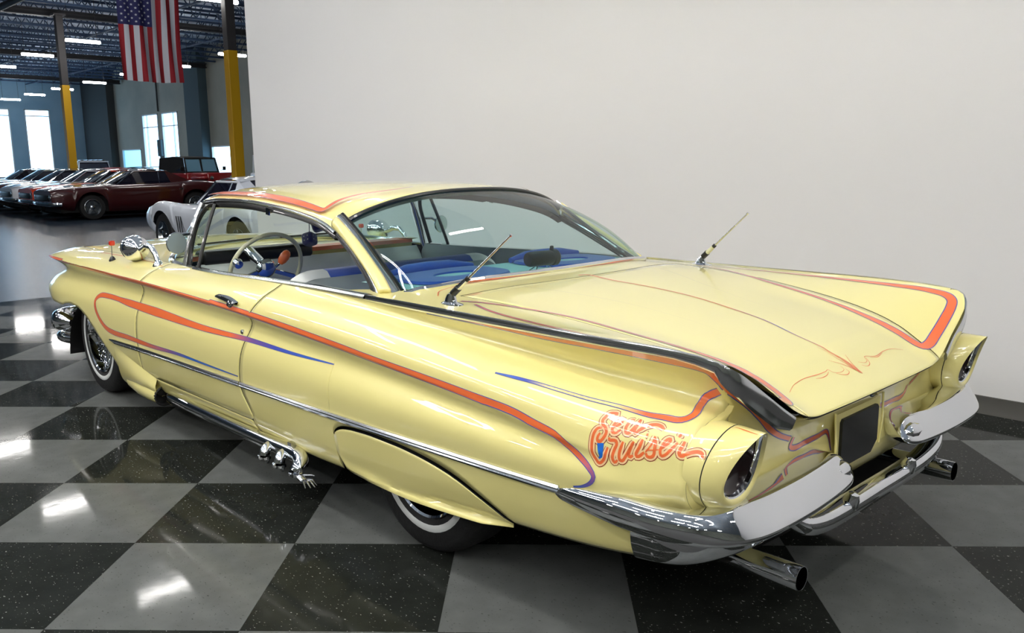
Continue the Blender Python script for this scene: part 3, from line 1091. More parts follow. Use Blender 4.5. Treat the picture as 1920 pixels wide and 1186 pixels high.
# fin moulding: from the belt line along the fin edge, widening into the tail cap
fm = [(RF['fin'][0](x), x, RF['fin'][1](x)) for x in np.linspace(-.46, -1.96, 26)]
path = [np.array((x, y, z)) for y, x, z in fm] + [np.array(p) for p in spline(fin_path[1:7], 5)]
for sgn in (1, -1):
    P = []
    N = len(path)
    for i, p in enumerate(path):
        a, b = path[max(i - 1, 0)], path[min(i + 1, N - 1)]
        d = (b - a) / np.linalg.norm(b - a)
        out = np.array([0, 1.0, 0]) if i < 26 else np.cross(d, np.array([0, .45, .9]))
        if i >= 26:
            w_ = (i - 26) / (N - 27)
            out = np.array([-math.sin(min(1, w_ * 2.2) * 1.35), math.cos(min(1, w_ * 2.2) * 1.35), 0.0])
        out = out - d * out.dot(d); out /= np.linalg.norm(out)
        u = np.cross(out, d); u = u if u[2] > 0 else -u
        t = max(0.0, (i - 24) / (N - 25))
        wid = .011 + .034 * math.sin(min(1, t * 1.5) * math.pi / 2) * (1 if t < .85 else (1.12 - t) / .27)
        th = .007
        P.append([tuple(p + out * o_ + u * q) for o_, q in ((-.004, .006), (th * .6, .006), (th, -.002), (th, -wid), (th * .3, -wid - .008), (-.004, -wid - .005))])
    P = [[(x, sgn * y, z) for x, y, z in r] for r in P]
    mb = MB().grid(P, close_v=True, flip=(sgn < 0))
    mb.face(P[0]).face(P[-1])
    mb.build('fin_moulding', 'chrome_satin', car, angle=40)
# belt moulding below the side window
for sgn in (1, -1):
    P = []
    for x in np.linspace(-.50, 1.06, 40):
        y, z = RF['fin'][0](x), RF['fin'][1](x)
        P.append([(x, sgn * (y + o), z + q) for o, q in ((.010, -.010), (.012, -.002), (.004, .006), (-.012, .008), (-.03, .004), (-.03, -.01))])
    mb = MB().grid(P, close_v=True, flip=(sgn > 0))
    mb.build('belt_moulding', 'chrome_satin', car, angle=35)

# ------------------------------------------------------------ greenhouse
_ze = pchip([1.30, 1.22, .99, .765, .42, .1, .0, -.08, -.16], [1.185, 1.212, 1.232, 1.235, 1.215, 1.175, 1.150, 1.115, 1.08])
_ye = pchip([1.30, 1.22, .765, .42, .1, -.08, -.16], [.672, .680, .692, .696, .697, .700, .712])
_zr_c = pchip([1.44, 1.30, 1.1, .8, .4, .1, -.18], [1.262, 1.285, 1.299, 1.308, 1.310, 1.304, 1.283])


def roof_pt(u, t):
    xf, xr = 1.435 - .215 * abs(t) ** 2.2, -.155 + .09 * abs(t) ** 3
    x = xf + (xr - xf) * u
    y = t * _ye(x)
    z = _ze(x) + (_zr_c(x) - _ze(x)) * max(0.0, 1 - abs(t) ** 2.5) ** .62
    return np.array([x, y, z])


tt = np.sin(np.linspace(-1, 1, 61) * math.pi / 2)
roofP = [[roof_pt(u, t) for t in tt] for u in np.linspace(0, 1, 44)]
o = MB().grid(roofP, flip=False).build('roof', 'paint_yellow', car, angle=70)
roof_obj = o
sl = o.modifiers.new('thickness', 'SOLIDIFY'); sl.thickness = .012; sl.offset = 1
MB().grid([[p - np.array([0, 0, .03]) for p in r] for r in roofP], flip=True).build('headliner', 'headliner', car)

pa = [(-.065, .6985, 1.122), (-.13, .708, 1.092), (-.22, .725, 1.050), (-.34, .752, .988), (-.42, .775, .945), (-.485, .80, .905)]
pb = [(-.066, .664, 1.193), (-.16, .668, 1.140), (-.27, .677, 1.074), (-.40, .697, 1.000), (-.49, .712, .950), (-.575, .735, .905)]
A, B = spline(pa, 6), spline(pb, 6)
def pillar_band(t0, t1, lift, crown, s):
    P = []
    for a, b in zip(A, B):
        row = []
        for t in np.linspace(t0, t1, 6):
            w_ = (t - t0) / (t1 - t0)
            up = lift * min(1, w_ * 6, (1 - w_) * 6) + crown * math.sin(math.pi * w_)
            q = a + (b - a) * t + np.array([0, .012, .010]) * math.sin(math.pi * t) + np.array([-.15, .8, .55]) * up
            row.append((q[0], s * q[1], q[2]))
        P.append(row)
    return P


for s in (1, -1):
    for t0, t1, lf, cr, nm, mt in ((-.02, .28, .004, .006, 'window_trim', 'chrome_satin'), (.26, .60, .0, .004, 'roof_pillar', 'paint_yellow'), (.58, 1.0, .004, .007, 'glass_trim', 'chrome_satin')):
        o = MB().grid(pillar_band(t0, t1, lf, cr, s), flip=(s > 0)).build(nm, mt, car, angle=60)
        if mt != 'chrome_satin':
            sl = o.modifiers.new('thickness', 'SOLIDIFY'); sl.thickness = .02
    MB().tube([(p[0], s * p[1], p[2]) for p in B], .010, 8).build('glass_seal', 'black_trim', car)
    MB().tube([(p[0] + .004, s * (p[1] - .004), p[2] - .004) for p in A], .009, 8).build('window_seal', 'black_trim', car)

# rear window: a wrapped pane with a chrome surround
top_c = [roof_pt(1.0, t) + np.array([-.006, 0, -.006]) for t in np.linspace(-.945, .945, 41)]
base_c = []
for t in np.linspace(-1, 1, 41):
    y = t * .735
    x = _glass_base(abs(y)) + (.02 if abs(t) > .97 else 0)
    base_c.append(np.array([x, y, deck_z(max(x, -2), y) + .004 if abs(t) < .99 else .912]))
gp = []
for a, b in zip(top_c, base_c):
    row = []
    for q in np.linspace(0, 1, 16):
        p = a + (b - a) * q
        p = p + np.array([-.035, 0, .045]) * math.sin(math.pi * q) * (1 - .25 * abs(p[1]) / .7)
        row.append(p)
    gp.append(row)
MB().grid(gp).build('rear_window', 'glass_tint', car)
MB().tube(top_c, .011, 8).build('glass_trim', 'black_trim', car)
MB().tube([p + np.array([-.012, 0, .002]) for p in base_c], .011, 8).build('glass_trim', 'chrome', car)

# windscreen
wt = [(1.225, .675, 1.198), (1.275, .61, 1.222), (1.345, .44, 1.245), (1.40, .22, 1.256), (1.415, 0, 1.26)]
wb_ = [(1.235, .792, .872), (1.44, .775, .885), (1.64, .655, .905), (1.80, .36, .922), (1.86, 0, .928)]
WT, WB = spline(wt, 8), spline(wb_, 8)
WT = WT + [np.array([p[0], -p[1], p[2]]) for p in WT[-2::-1]]
WB = WB + [np.array([p[0], -p[1], p[2]]) for p in WB[-2::-1]]
MB().grid([[a + (b - a) * q + np.array([.03, 0, .02]) * math.sin(math.pi * q) for q in np.linspace(0, 1, 10)] for a, b in zip(WT, WB)]).build('windscreen', 'glass_clear', car)
MB().tube(WT, .014, 8).build('windscreen_trim', 'chrome_satin', car)
MB().tube([p + np.array([.01, 0, .004]) for p in WB], .016, 8).build('windscreen_trim', 'chrome_satin', car)
cow = []
for p in WB:
    y = p[1]
    cow.append([(p[0] + .02 + (.02 * q), y * (1 + .02 * q), p[2] - .01 - .015 * q) for q in np.linspace(0, 1, 3)])

for s in (1, -1):
    f = lambda pts: [(x, s * y, z) for x, y, z in pts]
    # windscreen post and vent window frame
    MB().tube(f(spline([(1.225, .795, .872), (1.228, .768, .98), (1.226, .722, 1.12), (1.222, .682, 1.205)], 6)), [.022] * 12 + [.018] * 7, 10, squash=((1, 0, 0), .8)).build('windscreen_post', 'chrome_satin', car)
    vf = spline([(1.17, .80, .893), (1.185, .775, 1.0), (1.175, .728, 1.13), (1.13, .700, 1.188), (1.06, .694, 1.203)], 6)
    MB().tube(f(vf), .012, 8).build('vent_frame', 'black_trim', car)
    MB().tube(f(spline([(1.02, .822, .893), (1.03, .785, 1.0), (1.04, .742, 1.11), (1.045, .70, 1.205)], 5)), .010, 8).build('vent_post', 'black_trim', car)
    MB().grid([[(a[0] + (b[0] - a[0]) * q, s * (a[1] + (b[1] - a[1]) * q), a[2] + (b[2] - a[2]) * q) for q in np.linspace(0, 1, 5)]
               for a, b in zip(resample(vf, 8), resample([(1.02, .82, .893), (1.03, .785, 1.0), (1.045, .70, 1.203)], 8))]).build('vent_window', 'glass_clear', car)
    # window header: bright gutter above, dark weatherstrip below
    xs_ = np.linspace(1.215, -.065, 40)
    MB().tube([(x, s * (_ye(x) + .004), _ze(x) - .004) for x in xs_], .0085, 8).build('drip_moulding', 'chrome_satin', car)
    hd = []
    for x in xs_:
        y, z = _ye(x), _ze(x)
        wd = .034 if x < .5 else .042
        hd.append([(x, s * (y + .0), z - .010), (x, s * (y + .004), z - .018), (x, s * (y + .008), z - wd), (x, s * (y - .02), z - wd - .006), (x, s * (y - .02), z - .010)])
    MB().grid(hd, close_v=True, flip=(s > 0)).build('window_header', 'black_trim', car, angle=30)
    MB().tube([(p[0] + .016, s * (p[1] - .008), p[2] - .010) for p in A], .009, 8).build('window_seal', 'black_trim', car)
    MB().bar((.50, s * (_ye(.5) + .014), _ze(.5) - .032), (.47, s * (_ye(.47) + .014), _ze(.47) - .034), .006, .030).build('header_clip', 'chrome', car, smooth=False)
    # inner door skin
    P = []
    for x in np.linspace(-.60, 1.22, 20):
        y, z = RF['fin'][0](x) - .03, RF['fin'][1](x)
        P.append([(x, s * y, z), (x, s * (y - .02), z - .05), (x, s * (y - .02), z - .28), (x, s * (y - .01), z - .5)])
    MB().grid(P).build('door_lining', 'trim_grey', car)

# ------------------------------------------------------------ wheels
def wheel(x, y, s, R=.335, shown=True):
    r = empty('wheel', (x, s * y, R), parent=car)
    ax = (0, s, 0)
    MB().lathe([(.215, -.16), (.27, -.185), (.318, -.18), (R - .003, -.155), (R, -.12), (R, -.04), (R - .004, -.015), (.318, .004), (.30, .010), (.252, .012)], (0, 0, 0), ax, 48).build('tyre', 'black_rubber', r)
    MB().lathe([(.252, .0122), (.245, .0145), (.232, .0140), (.226, .011)], (0, 0, 0), ax, 48).build('whitewall', 'whitewall', r)
    MB().lathe([(.226, .011), (.215, .008), (.206, .002), (.202, -.02)], (0, 0, 0), ax, 48).build('tyre_bead', 'black_rubber', r)
    MB().lathe([(.203, .006), (.200, .010), (.192, .004), (.186, -.03), (.165, -.075), (.155, -.11), (.09, -.12)], (0, 0, 0), ax, 48).build('rim', 'chrome', r)
    hub = MB().lathe([(.0, .012), (.02, .010), (.03, -.002), (.034, -.03), (.055, -.04), (.06, -.10), (.05, -.12)], (0, 0, 0), ax, 24).build('hub', 'chrome', r)
    for k in range(3):
        a = 2 * math.pi * k / 3 + .4
        MB().bar((0, s * .008, 0), (.075 * math.cos(a), s * .004, .075 * math.sin(a)), .018, .008, up=(0, 1, 0)).build('knock_off_ear', 'chrome', r)
    if shown:
        sp = MB()
        for k in range(36):
            a = 2 * math.pi * k / 36
            for off, r1, d1, dd in ((.09, .184, -.03, -.045), (-.09, .168, -.07, -.09)):
                sp.tube([(.052 * math.cos(a + off * 2), s * dd, .052 * math.sin(a + off * 2)), (r1 * math.cos(a), s * d1, r1 * math.sin(a))], .0028, 5, caps=False)
        so = sp.build('spokes', 'chrome', r)
        so['kind'] = 'stuff'
    return r


wheel(2.37, .885, 1)
wheel(2.37, .885, -1)
wheel(-.83, .86, 1, shown=False)
wheel(-.83, .86, -1, shown=False)
# inner wheel housings
for x0, x1 in ((1.75, 2.86),):
    for s in (1, -1):
        P = [[(2.33 + .50 * math.cos(a) * (1.0), s * y, .16 + .42 * math.sin(a)) for y in (.93, .55)] for a in np.linspace(0.05, math.pi - .05, 16)]
        MB().grid(P).build('wheel_housing', 'under_black', car)
        P = [[(x, s * .56, z) for z in (.30, .62)] for x in (1.6, 2.78)]
        MB().grid(P).build('wheel_housing', 'under_black', car)

# ------------------------------------------------------------ pipes
for s in (1, -1):
    MB().lathe([(.030, -.30), (.036, -.29), (.036, 0), (.033, 0.0), (.033, -.22), (0, -.22)], (-2.15, s * .582, .262), (-1, 0, 0), 24).build('exhaust_tip', 'chrome', car)
    # side pipe with three capped outlets
    base = [(1.36, .905, .180), (1.25, .925, .194), (1.0, .94, .202), (.6, .95, .206), (.2, .957, .210), (.0, .96, .214), (-.10, .965, .216)]
    bend = [(-.145, .972, .214), (-.175, .984, .204), (-.186, 1.002, .190), (-.184, 1.014, .174)]
    sp_ = spline(base + bend, 6)
    sp_ = [(x, s * y, z) for x, y, z in sp_]
    n_ = len(sp_)
    pipe = MB().tube(sp_, [.026 + .007 * min(1, i / (n_ * .5)) - (.005 * max(0, (i - n_ * .72) / (n_ * .28))) for i in range(n_)], 16).build('side_pipe', 'chrome', car)
    outs = [((.10, .955, .21), (.09, .99, .208), (.083, 1.006, .196), (.081, 1.012, .178)), ((-.03, .962, .21), (-.042, .995, .208), (-.05, 1.01, .196), (-.052, 1.016, .178)), None]
    ends = [(.081, 1.012, .178), (-.052, 1.016, .176), (-.184, 1.016, .172)]
    for q, e in zip(outs, ends):
        if q: MB().tube([(x, s * y, z) for x, y, z in spline(q, 5)], .023, 12).build('outlet', 'chrome', pipe)
        fl = MB()
        rim_ = [(e[0] + .036 * math.cos(a), s * (e[1] + .026 * math.sin(a))) for a in np.linspace(0, 2 * math.pi, 20, endpoint=False)]
        fl.grid([[(x, y, e[2] + dz) for x, y in rim_] for dz in (0, -.010)], close_v=True)
        fl.face([(x, y, e[2]) for x, y in rim_]).face([(x, y, e[2] - .010) for x, y in rim_][::-1])
        fl.build('outlet_flange', 'chrome', pipe, angle=30)
        for dx in (-.026, .026):
            MB().lathe([(.009, 0), (.009, -.010), (.005, -.018), (0, -.02)], (e[0] + dx, s * e[1], e[2] - .010), (0, 0, 1), 10).build('acorn_nut', 'chrome', pipe)
    # small chrome hand on the last outlet
    hx, hy, hz = -.228, 1.018, .166
    hand = MB().tube([(hx + .03, s * hy, hz), (hx, s * hy, hz - .002), (hx - .03, s * (hy + .004), hz - .008)], [.012, .016, .015], 10, squash=((0, 0, 1), .55)).build('pipe_ornament', 'chrome_brushed', pipe)
    fm_ = MB()
    for dy, L_ in ((-.013, .045), (-.0045, .058), (.0045, .054), (.013, .042)):
        fm_.tube([(hx - .025, s * (hy + dy), hz - .008), (hx - .03 - L_ * .5, s * (hy + dy * 1.5), hz - .004), (hx - .03 - L_, s * (hy + dy * 1.9), hz - .022)], [.0045, .004, .002], 6)
    fm_.tube([(hx + .01, s * (hy - .016), hz), (hx - .025, s * (hy - .034), hz + .004), (hx - .045, s * (hy - .036), hz + .006)], [.005, .004, .002], 6)
    fm_.build('ornament_fingers', 'chrome_brushed', pipe)
    MB().box(-.085, -.055, min(s * .945, s * .975), max(s * .945, s * .975), .240, .262).build('pipe_bracket', 'chrome_brushed', pipe, smooth=False)
    # flared lower fender with the pipe mouth
    P = []
    for i, x in enumerate(np.linspace(1.32, 1.84, 22)):
        t = i / 21
        b0 = .012 + .055 * math.sin(min(1, (1 - t) * 1.1) * math.pi / 2) * (1 if t > .02 else 1)
        zl = .112 + .055 * max(0, (t - .7) / .3) ** 1.5 + .01 * (1 - t)
        zt2 = .285 + .11 * t
        col = []
        for v in np.linspace(0, 1, 14):
            z = zl + (zt2 - zl) * v
            y = at_param(sec(x), cut_at(sec(x), max(z, RF['bottom'][1](x) + .001)))[0] if z > RF['bottom'][1](x) + .002 else RF['bottom'][0](x)
            bul = math.sin(math.pi * min(1, (1 - v) * 1.0) ** .8) if v > .0 else 0
            col.append((x, s * (y + .004 * (1 - v) + b0 * .9 * max(0, bul) * (1 - v) ** .4), z))
        P.append(col)
    o = MB().grid(P, flip=(s > 0)).build('lower_flare', 'paint_yellow', car, angle=60)
    MB().tube([(x, s * y, z) for x, y, z in ((1.325, .928, .184), (1.45, .925, .186), (1.6, .918, .19), (1.75, .905, .2))], [.050, .056, .060, .060], 18, caps=False).build('pipe_sleeve', 'paint_yellow', car)
    MB().lathe([(.0, .02), (.05, .018), (.0505, 0)], (1.326, s * .928, .184), (1, 0, 0), 20).build('sleeve_end', 'black_gap', pipe)
    MB().lathe([(.052, .012), (.056, 0), (.050, -.004), (.040, .03)], (1.325, s * .925, .184), (1, 0, 0), 20).build('pipe_mouth', 'black_rubber', pipe)
# ------------------------------------------------------------------ painted stripes, traced on the car's own surface (x, y, z in metres)
ST = {
    'main': [(3.12, .93, .812), (2.9, .945, .811), (2.6, .958, .808), (2.138, 0.962, 0.8), (1.437, 0.969, 0.796), (0.807, 0.973, 0.784), (0.281, 0.976, 0.77), (-0.163, 0.979, 0.752), (-0.509, 0.982, 0.733), (-0.681, 0.983, 0.722), (-1.015, 0.985, 0.705), (-1.227, 0.985, 0.692), (-1.416, 0.983, 0.678), (-1.505, 0.983, 0.661), (-1.59, 0.984, 0.645), (-1.637, 0.979, 0.624), (-1.684, 0.977, 0.598), (-1.719, 0.981, 0.575), (-1.734, 0.983, 0.558), (-1.725, 0.983, 0.539), (-1.695, 0.984, 0.52), (-1.663, 0.985, 0.511)],
    'loop': [(-0.434, 0.968, 0.655), (-0.126, 0.972, 0.652), (0.232, 0.972, 0.656), (0.665, 0.974, 0.649), (1.184, 0.97, 0.658), (1.572, 0.966, 0.663), (1.913, 0.962, 0.668), (2.058, 0.966, 0.656), (2.101, 0.978, 0.625), (2.087, 0.987, 0.583), (2.025, 0.99, 0.528), (1.931, 0.99, 0.486), (1.817, 0.99, 0.474), (1.601, 0.99, 0.477), (1.286, 0.991, 0.475), (0.951, 0.992, 0.485), (0.654, 0.992, 0.483), (0.314, 0.992, 0.482)],
    'q': [(-1.301, 0.939, 0.764), (-1.45, 0.927, 0.759), (-1.557, 0.921, 0.752), (-1.655, 0.913, 0.745), (-1.761, 0.897, 0.739), (-1.843, 0.889, 0.736), (-1.894, 0.875, 0.732), (-1.926, 0.868, 0.731), (-1.944, 0.855, 0.735), (-1.951, 0.831, 0.746), (-1.935, 0.779, 0.758), (-1.936, 0.753, 0.774), (-1.96, 0.753, 0.793), (-1.998, 0.766, 0.812)],
    'fin': [(-0.863, 0.857, 0.892), (-1.159, 0.853, 0.888), (-1.416, 0.847, 0.882), (-1.643, 0.845, 0.882), (-1.834, 0.827, 0.877), (-1.972, 0.813, 0.867), (-1.99, 0.795, 0.846), (-2, 0.776, 0.826), (-2.011, 0.741, 0.798), (-2.021, 0.691, 0.762), (-2.025, 0.627, 0.711), (-2.027, 0.572, 0.665), (-2.024, 0.513, 0.632), (-2.019, 0.436, 0.602)],
    'rearL': [(-2.02, 0.415, 0.602), (-2.012, 0.42, 0.573), (-2.01, 0.387, 0.561), (-2.012, 0.33, 0.563), (-2.012, 0.25, 0.564), (-2.013, 0.191, 0.566), (-2.01, 0.163, 0.534), (-2.013, 0.153, 0.494)],
    'pod': [(-2.07, 0.827, 0.737), (-2.106, 0.832, 0.736), (-2.138, 0.833, 0.731)],
    'center': [(-0.852, 0.047, 0.941), (-0.862, 0.011, 0.941), (-1.018, 0.015, 0.931), (-1.189, -0.029, 0.913), (-1.366, -0.059, 0.889), (-1.622, -0.048, 0.848), (-1.815, 0.005, 0.811), (-1.929, 0.002, 0.772), (-2.026, 0.004, 0.724)],
    'thinL': [(0.536, -0.967, 0.656), (-1.076, 0.345, 0.925), (-1.26, 0.279, 0.903), (-1.414, 0.245, 0.88), (-1.56, 0.23, 0.857), (-1.757, 0.257, 0.823)],
    'glassline': [(-0.845, 0.678, 0.925), (-0.885, 0.4, 0.938), (-0.848, 0.117, 0.941), (-0.866, -0.212, 0.94), (-0.896, -0.505, 0.935)],
    'roofL': [(1.127, 0.641, 1.246), (0.816, 0.662, 1.252), (0.571, 0.664, 1.248), (0.34, 0.669, 1.232), (0.147, 0.673, 1.209), (0.069, 0.672, 1.198), (0.056, 0.664, 1.201), (0.055, 0.644, 1.213), (0.055, 0.593, 1.234), (0.031, 0.513, 1.255), (-0.006, 0.44, 1.266), (-0.043, 0.346, 1.277), (-0.045, 0.266, 1.285)],
    'swL1': [(-2.005, 0.425, 0.736), (-1.987, 0.366, 0.744), (-1.98, 0.289, 0.748), (-1.983, 0.213, 0.747), (-1.983, 0.154, 0.747), (-1.98, 0.135, 0.748), (-1.995, 0.125, 0.74), (-2.003, 0.088, 0.736), (-1.996, 0.056, 0.74), (-1.984, 0.055, 0.746)],
    'swL2': [(-1.993, 0.24, 0.741), (-1.998, 0.209, 0.739), (-1.995, 0.169, 0.74), (-1.988, 0.147, 0.744)],
    'swL3': [(-2.001, 0.119, 0.737), (-2.014, 0.094, 0.73), (-2.017, 0.068, 0.728), (-2.008, 0.046, 0.733), (-1.998, 0.05, 0.739)],
    'swR1': [(-2.008, -0.384, 0.733), (-1.991, -0.335, 0.742), (-1.987, -0.269, 0.744), (-1.994, -0.19, 0.741), (-1.982, -0.126, 0.747), (-1.998, -0.112, 0.739), (-2.002, -0.088, 0.737), (-1.991, -0.058, 0.742)],
    'swR2': [(-1.992, -0.247, 0.742), (-1.999, -0.19, 0.738), (-1.991, -0.151, 0.742)],
    'swR3': [(-1.986, -0.128, 0.745), (-2.009, -0.109, 0.733), (-2.016, -0.077, 0.729), (-2.006, -0.055, 0.734)],
    'fan0': [(-1.861, 0.01, 0.799), (-1.923, 0.005, 0.775), (-1.979, -0.008, 0.749), (-2.033, -0.001, 0.721)],
    'fan1': [(-1.951, 0.073, 0.763), (-1.981, 0.033, 0.748), (-2.012, 0.006, 0.731), (-2.033, -0.001, 0.721)],
    'fan2': [(-1.922, 0.022, 0.775), (-1.952, 0.02, 0.762), (-1.999, 0.007, 0.738), (-2.033, -0.001, 0.721)],
    'fan3': [(-1.952, -0.045, 0.762), (-1.982, -0.021, 0.747), (-2.009, -0.009, 0.732), (-2.033, -0.001, 0.721)],
    'fan4': [(-1.888, 0.028, 0.79), (-1.938, 0.009, 0.769), (-1.99, -0.004, 0.743), (-2.033, -0.001, 0.721)],
}
TXT = {
    'S': [(-1.76, 0.937, 0.708), (-1.761, 0.925, 0.719), (-1.764, 0.919, 0.728), (-1.755, 0.921, 0.728), (-1.743, 0.924, 0.723), (-1.737, 0.934, 0.715), (-1.734, 0.943, 0.706), (-1.74, 0.948, 0.698), (-1.753, 0.951, 0.69), (-1.757, 0.955, 0.681), (-1.751, 0.96, 0.666), (-1.741, 0.964, 0.655), (-1.734, 0.964, 0.657), (-1.734, 0.962, 0.668), (-1.74, 0.962, 0.679)],
    'C': [(-1.741, 0.952, 0.692), (-1.729, 0.956, 0.688), (-1.721, 0.961, 0.676), (-1.718, 0.966, 0.658), (-1.719, 0.97, 0.64), (-1.723, 0.97, 0.621), (-1.734, 0.972, 0.606), (-1.745, 0.968, 0.597), (-1.759, 0.97, 0.61), (-1.764, 0.966, 0.627), (-1.769, 0.965, 0.646)],
    'e': [(-1.774, 0.944, 0.697), (-1.783, 0.938, 0.702), (-1.79, 0.93, 0.709), (-1.789, 0.925, 0.714), (-1.783, 0.925, 0.715), (-1.777, 0.931, 0.711), (-1.772, 0.939, 0.703), (-1.771, 0.946, 0.693), (-1.775, 0.95, 0.685), (-1.785, 0.948, 0.686), (-1.797, 0.945, 0.696)],
    'a': [(-1.82, 0.914, 0.718), (-1.813, 0.915, 0.718), (-1.809, 0.924, 0.711), (-1.808, 0.936, 0.699), (-1.813, 0.941, 0.69), (-1.821, 0.94, 0.69), (-1.827, 0.933, 0.698), (-1.832, 0.922, 0.709), (-1.835, 0.905, 0.721)],
    'a2': [(-1.835, 0.905, 0.721), (-1.835, 0.919, 0.711), (-1.834, 0.933, 0.697), (-1.838, 0.935, 0.692), (-1.845, 0.93, 0.697)],
    'sw': [(-1.843, 0.931, 0.697), (-1.85, 0.923, 0.703), (-1.861, 0.913, 0.711), (-1.88, 0.902, 0.716), (-1.896, 0.9, 0.715), (-1.909, 0.906, 0.713)],
    'r': [(-1.77, 0.96, 0.673), (-1.77, 0.958, 0.665), (-1.779, 0.956, 0.666), (-1.791, 0.954, 0.666), (-1.794, 0.955, 0.659), (-1.789, 0.959, 0.642), (-1.786, 0.963, 0.626), (-1.789, 0.967, 0.615), (-1.795, 0.962, 0.61), (-1.802, 0.961, 0.618)],
    'u': [(-1.812, 0.95, 0.668), (-1.808, 0.954, 0.653), (-1.805, 0.958, 0.635), (-1.808, 0.96, 0.621), (-1.817, 0.959, 0.619), (-1.825, 0.955, 0.632), (-1.834, 0.95, 0.653), (-1.843, 0.948, 0.675)],
    'u2': [(-1.843, 0.948, 0.675), (-1.836, 0.95, 0.655), (-1.833, 0.953, 0.638), (-1.837, 0.953, 0.633), (-1.846, 0.951, 0.639)],
    'i': [(-1.866, 0.937, 0.682), (-1.861, 0.944, 0.663), (-1.854, 0.949, 0.644), (-1.857, 0.949, 0.638), (-1.865, 0.947, 0.641), (-1.877, 0.948, 0.654)],
    's1': [(-1.894, 0.923, 0.694), (-1.895, 0.931, 0.682), (-1.89, 0.938, 0.669), (-1.88, 0.943, 0.654)],
    's': [(-1.895, 0.924, 0.692), (-1.903, 0.932, 0.678), (-1.904, 0.937, 0.665), (-1.904, 0.94, 0.651), (-1.896, 0.942, 0.644), (-1.886, 0.944, 0.645), (-1.882, 0.943, 0.653)],
    's3': [(-1.88, 0.942, 0.659), (-1.899, 0.938, 0.663), (-1.916, 0.934, 0.666)],
    'e2': [(-1.921, 0.932, 0.669), (-1.931, 0.925, 0.679), (-1.939, 0.916, 0.689), (-1.936, 0.913, 0.694), (-1.928, 0.919, 0.69), (-1.923, 0.928, 0.678), (-1.92, 0.934, 0.664), (-1.925, 0.935, 0.653), (-1.935, 0.933, 0.657), (-1.949, 0.924, 0.674), (-1.959, 0.913, 0.689)],
    'r1': [(-1.956, 0.906, 0.702), (-1.958, 0.897, 0.708)],
    'r2': [(-1.975, 0.905, 0.693), (-1.975, 0.916, 0.685), (-1.971, 0.922, 0.674), (-1.973, 0.926, 0.665), (-1.979, 0.923, 0.662), (-1.993, 0.924, 0.671), (-2.01, 0.92, 0.679), (-2.025, 0.916, 0.682), (-2.035, 0.916, 0.678), (-2.035, 0.92, 0.668)],
    'dot1': [(-1.87, 0.928, 0.693), (-1.876, 0.93, 0.696)],
    'blue': [(-1.745, 0.9655, 0.653), (-1.7475, 0.9665, 0.631), (-1.749, 0.967, 0.617), (-1.743, 0.967, 0.611)],
}
SKIN = ('door', 'front_fender', 'quarter_panel', 'fin_top', 'deck_lid', 'rear_shelf_panel', 'rear_panel', 'roof', 'hood', 'tail_closing_panel', 'roof_pillar')


def skin_tree(names):
    v, f = [], []
    for ob in car.children:
        if ob.type == 'MESH' and ob.name.split('.')[0] in names:
            b = len(v)
            v += [tuple(p.co) for p in ob.data.vertices]
            f += [tuple(b + i for i in p.vertices) for p in ob.data.polygons]
    return BVHTree.FromPolygons(v, f)


TREE = skin_tree(SKIN)
TREE_SIDE = skin_tree(('door', 'front_fender', 'quarter_panel'))
TREE_TOP = skin_tree(('deck_lid', 'fin_top', 'rear_shelf_panel'))
TREE_ROOF = skin_tree(('roof',))
TREE_REAR = skin_tree(('rear_panel', 'quarter_panel'))
TREE_POD = skin_tree(('tail_lamp_pod',))
TREE_TEXT = skin_tree(('quarter_panel', 'tail_lamp_pod'))
OR_, PU_, BL_, SKY_, RED_, PEACH_, YEL_ = [lin(c) for c in ((238, 112, 56), (120, 84, 150), (58, 74, 178), (24, 108, 205), (150, 46, 26), (252, 214, 160), (240, 224, 150))]

m = mat('paint_stripe', (238, 112, 56), 0.32, coat=1.0, coat_rough=0.02)
_at = m.node_tree.nodes.new('ShaderNodeAttribute')
_at.attribute_name = 'stripe_colour'
m.node_tree.links.new(_at.outputs['Color'], m.node_tree.nodes['Principled BSDF'].inputs['Base Color'])


def lerp_list(vals, t):
    """vals: list of (position 0..1, value)"""
    for (a, va), (b, vb) in zip(vals[:-1], vals[1:]):
        if t <= b:
            q = 0 if b == a else max(0.0, (t - a) / (b - a))
            if hasattr(va, '__len__'): return tuple(x + (y - x) * q for x, y in zip(va, vb))
            return va + (vb - va) * q
    return vals[-1][1]


def snap(p, tree):
    loc, nr, i, d = tree.find_nearest(Vector(p))
    c_ = Vector((loc.x * .85, loc.y * .4, .5))
    if nr.dot(loc - c_) < 0: nr = -nr
    return loc, nr


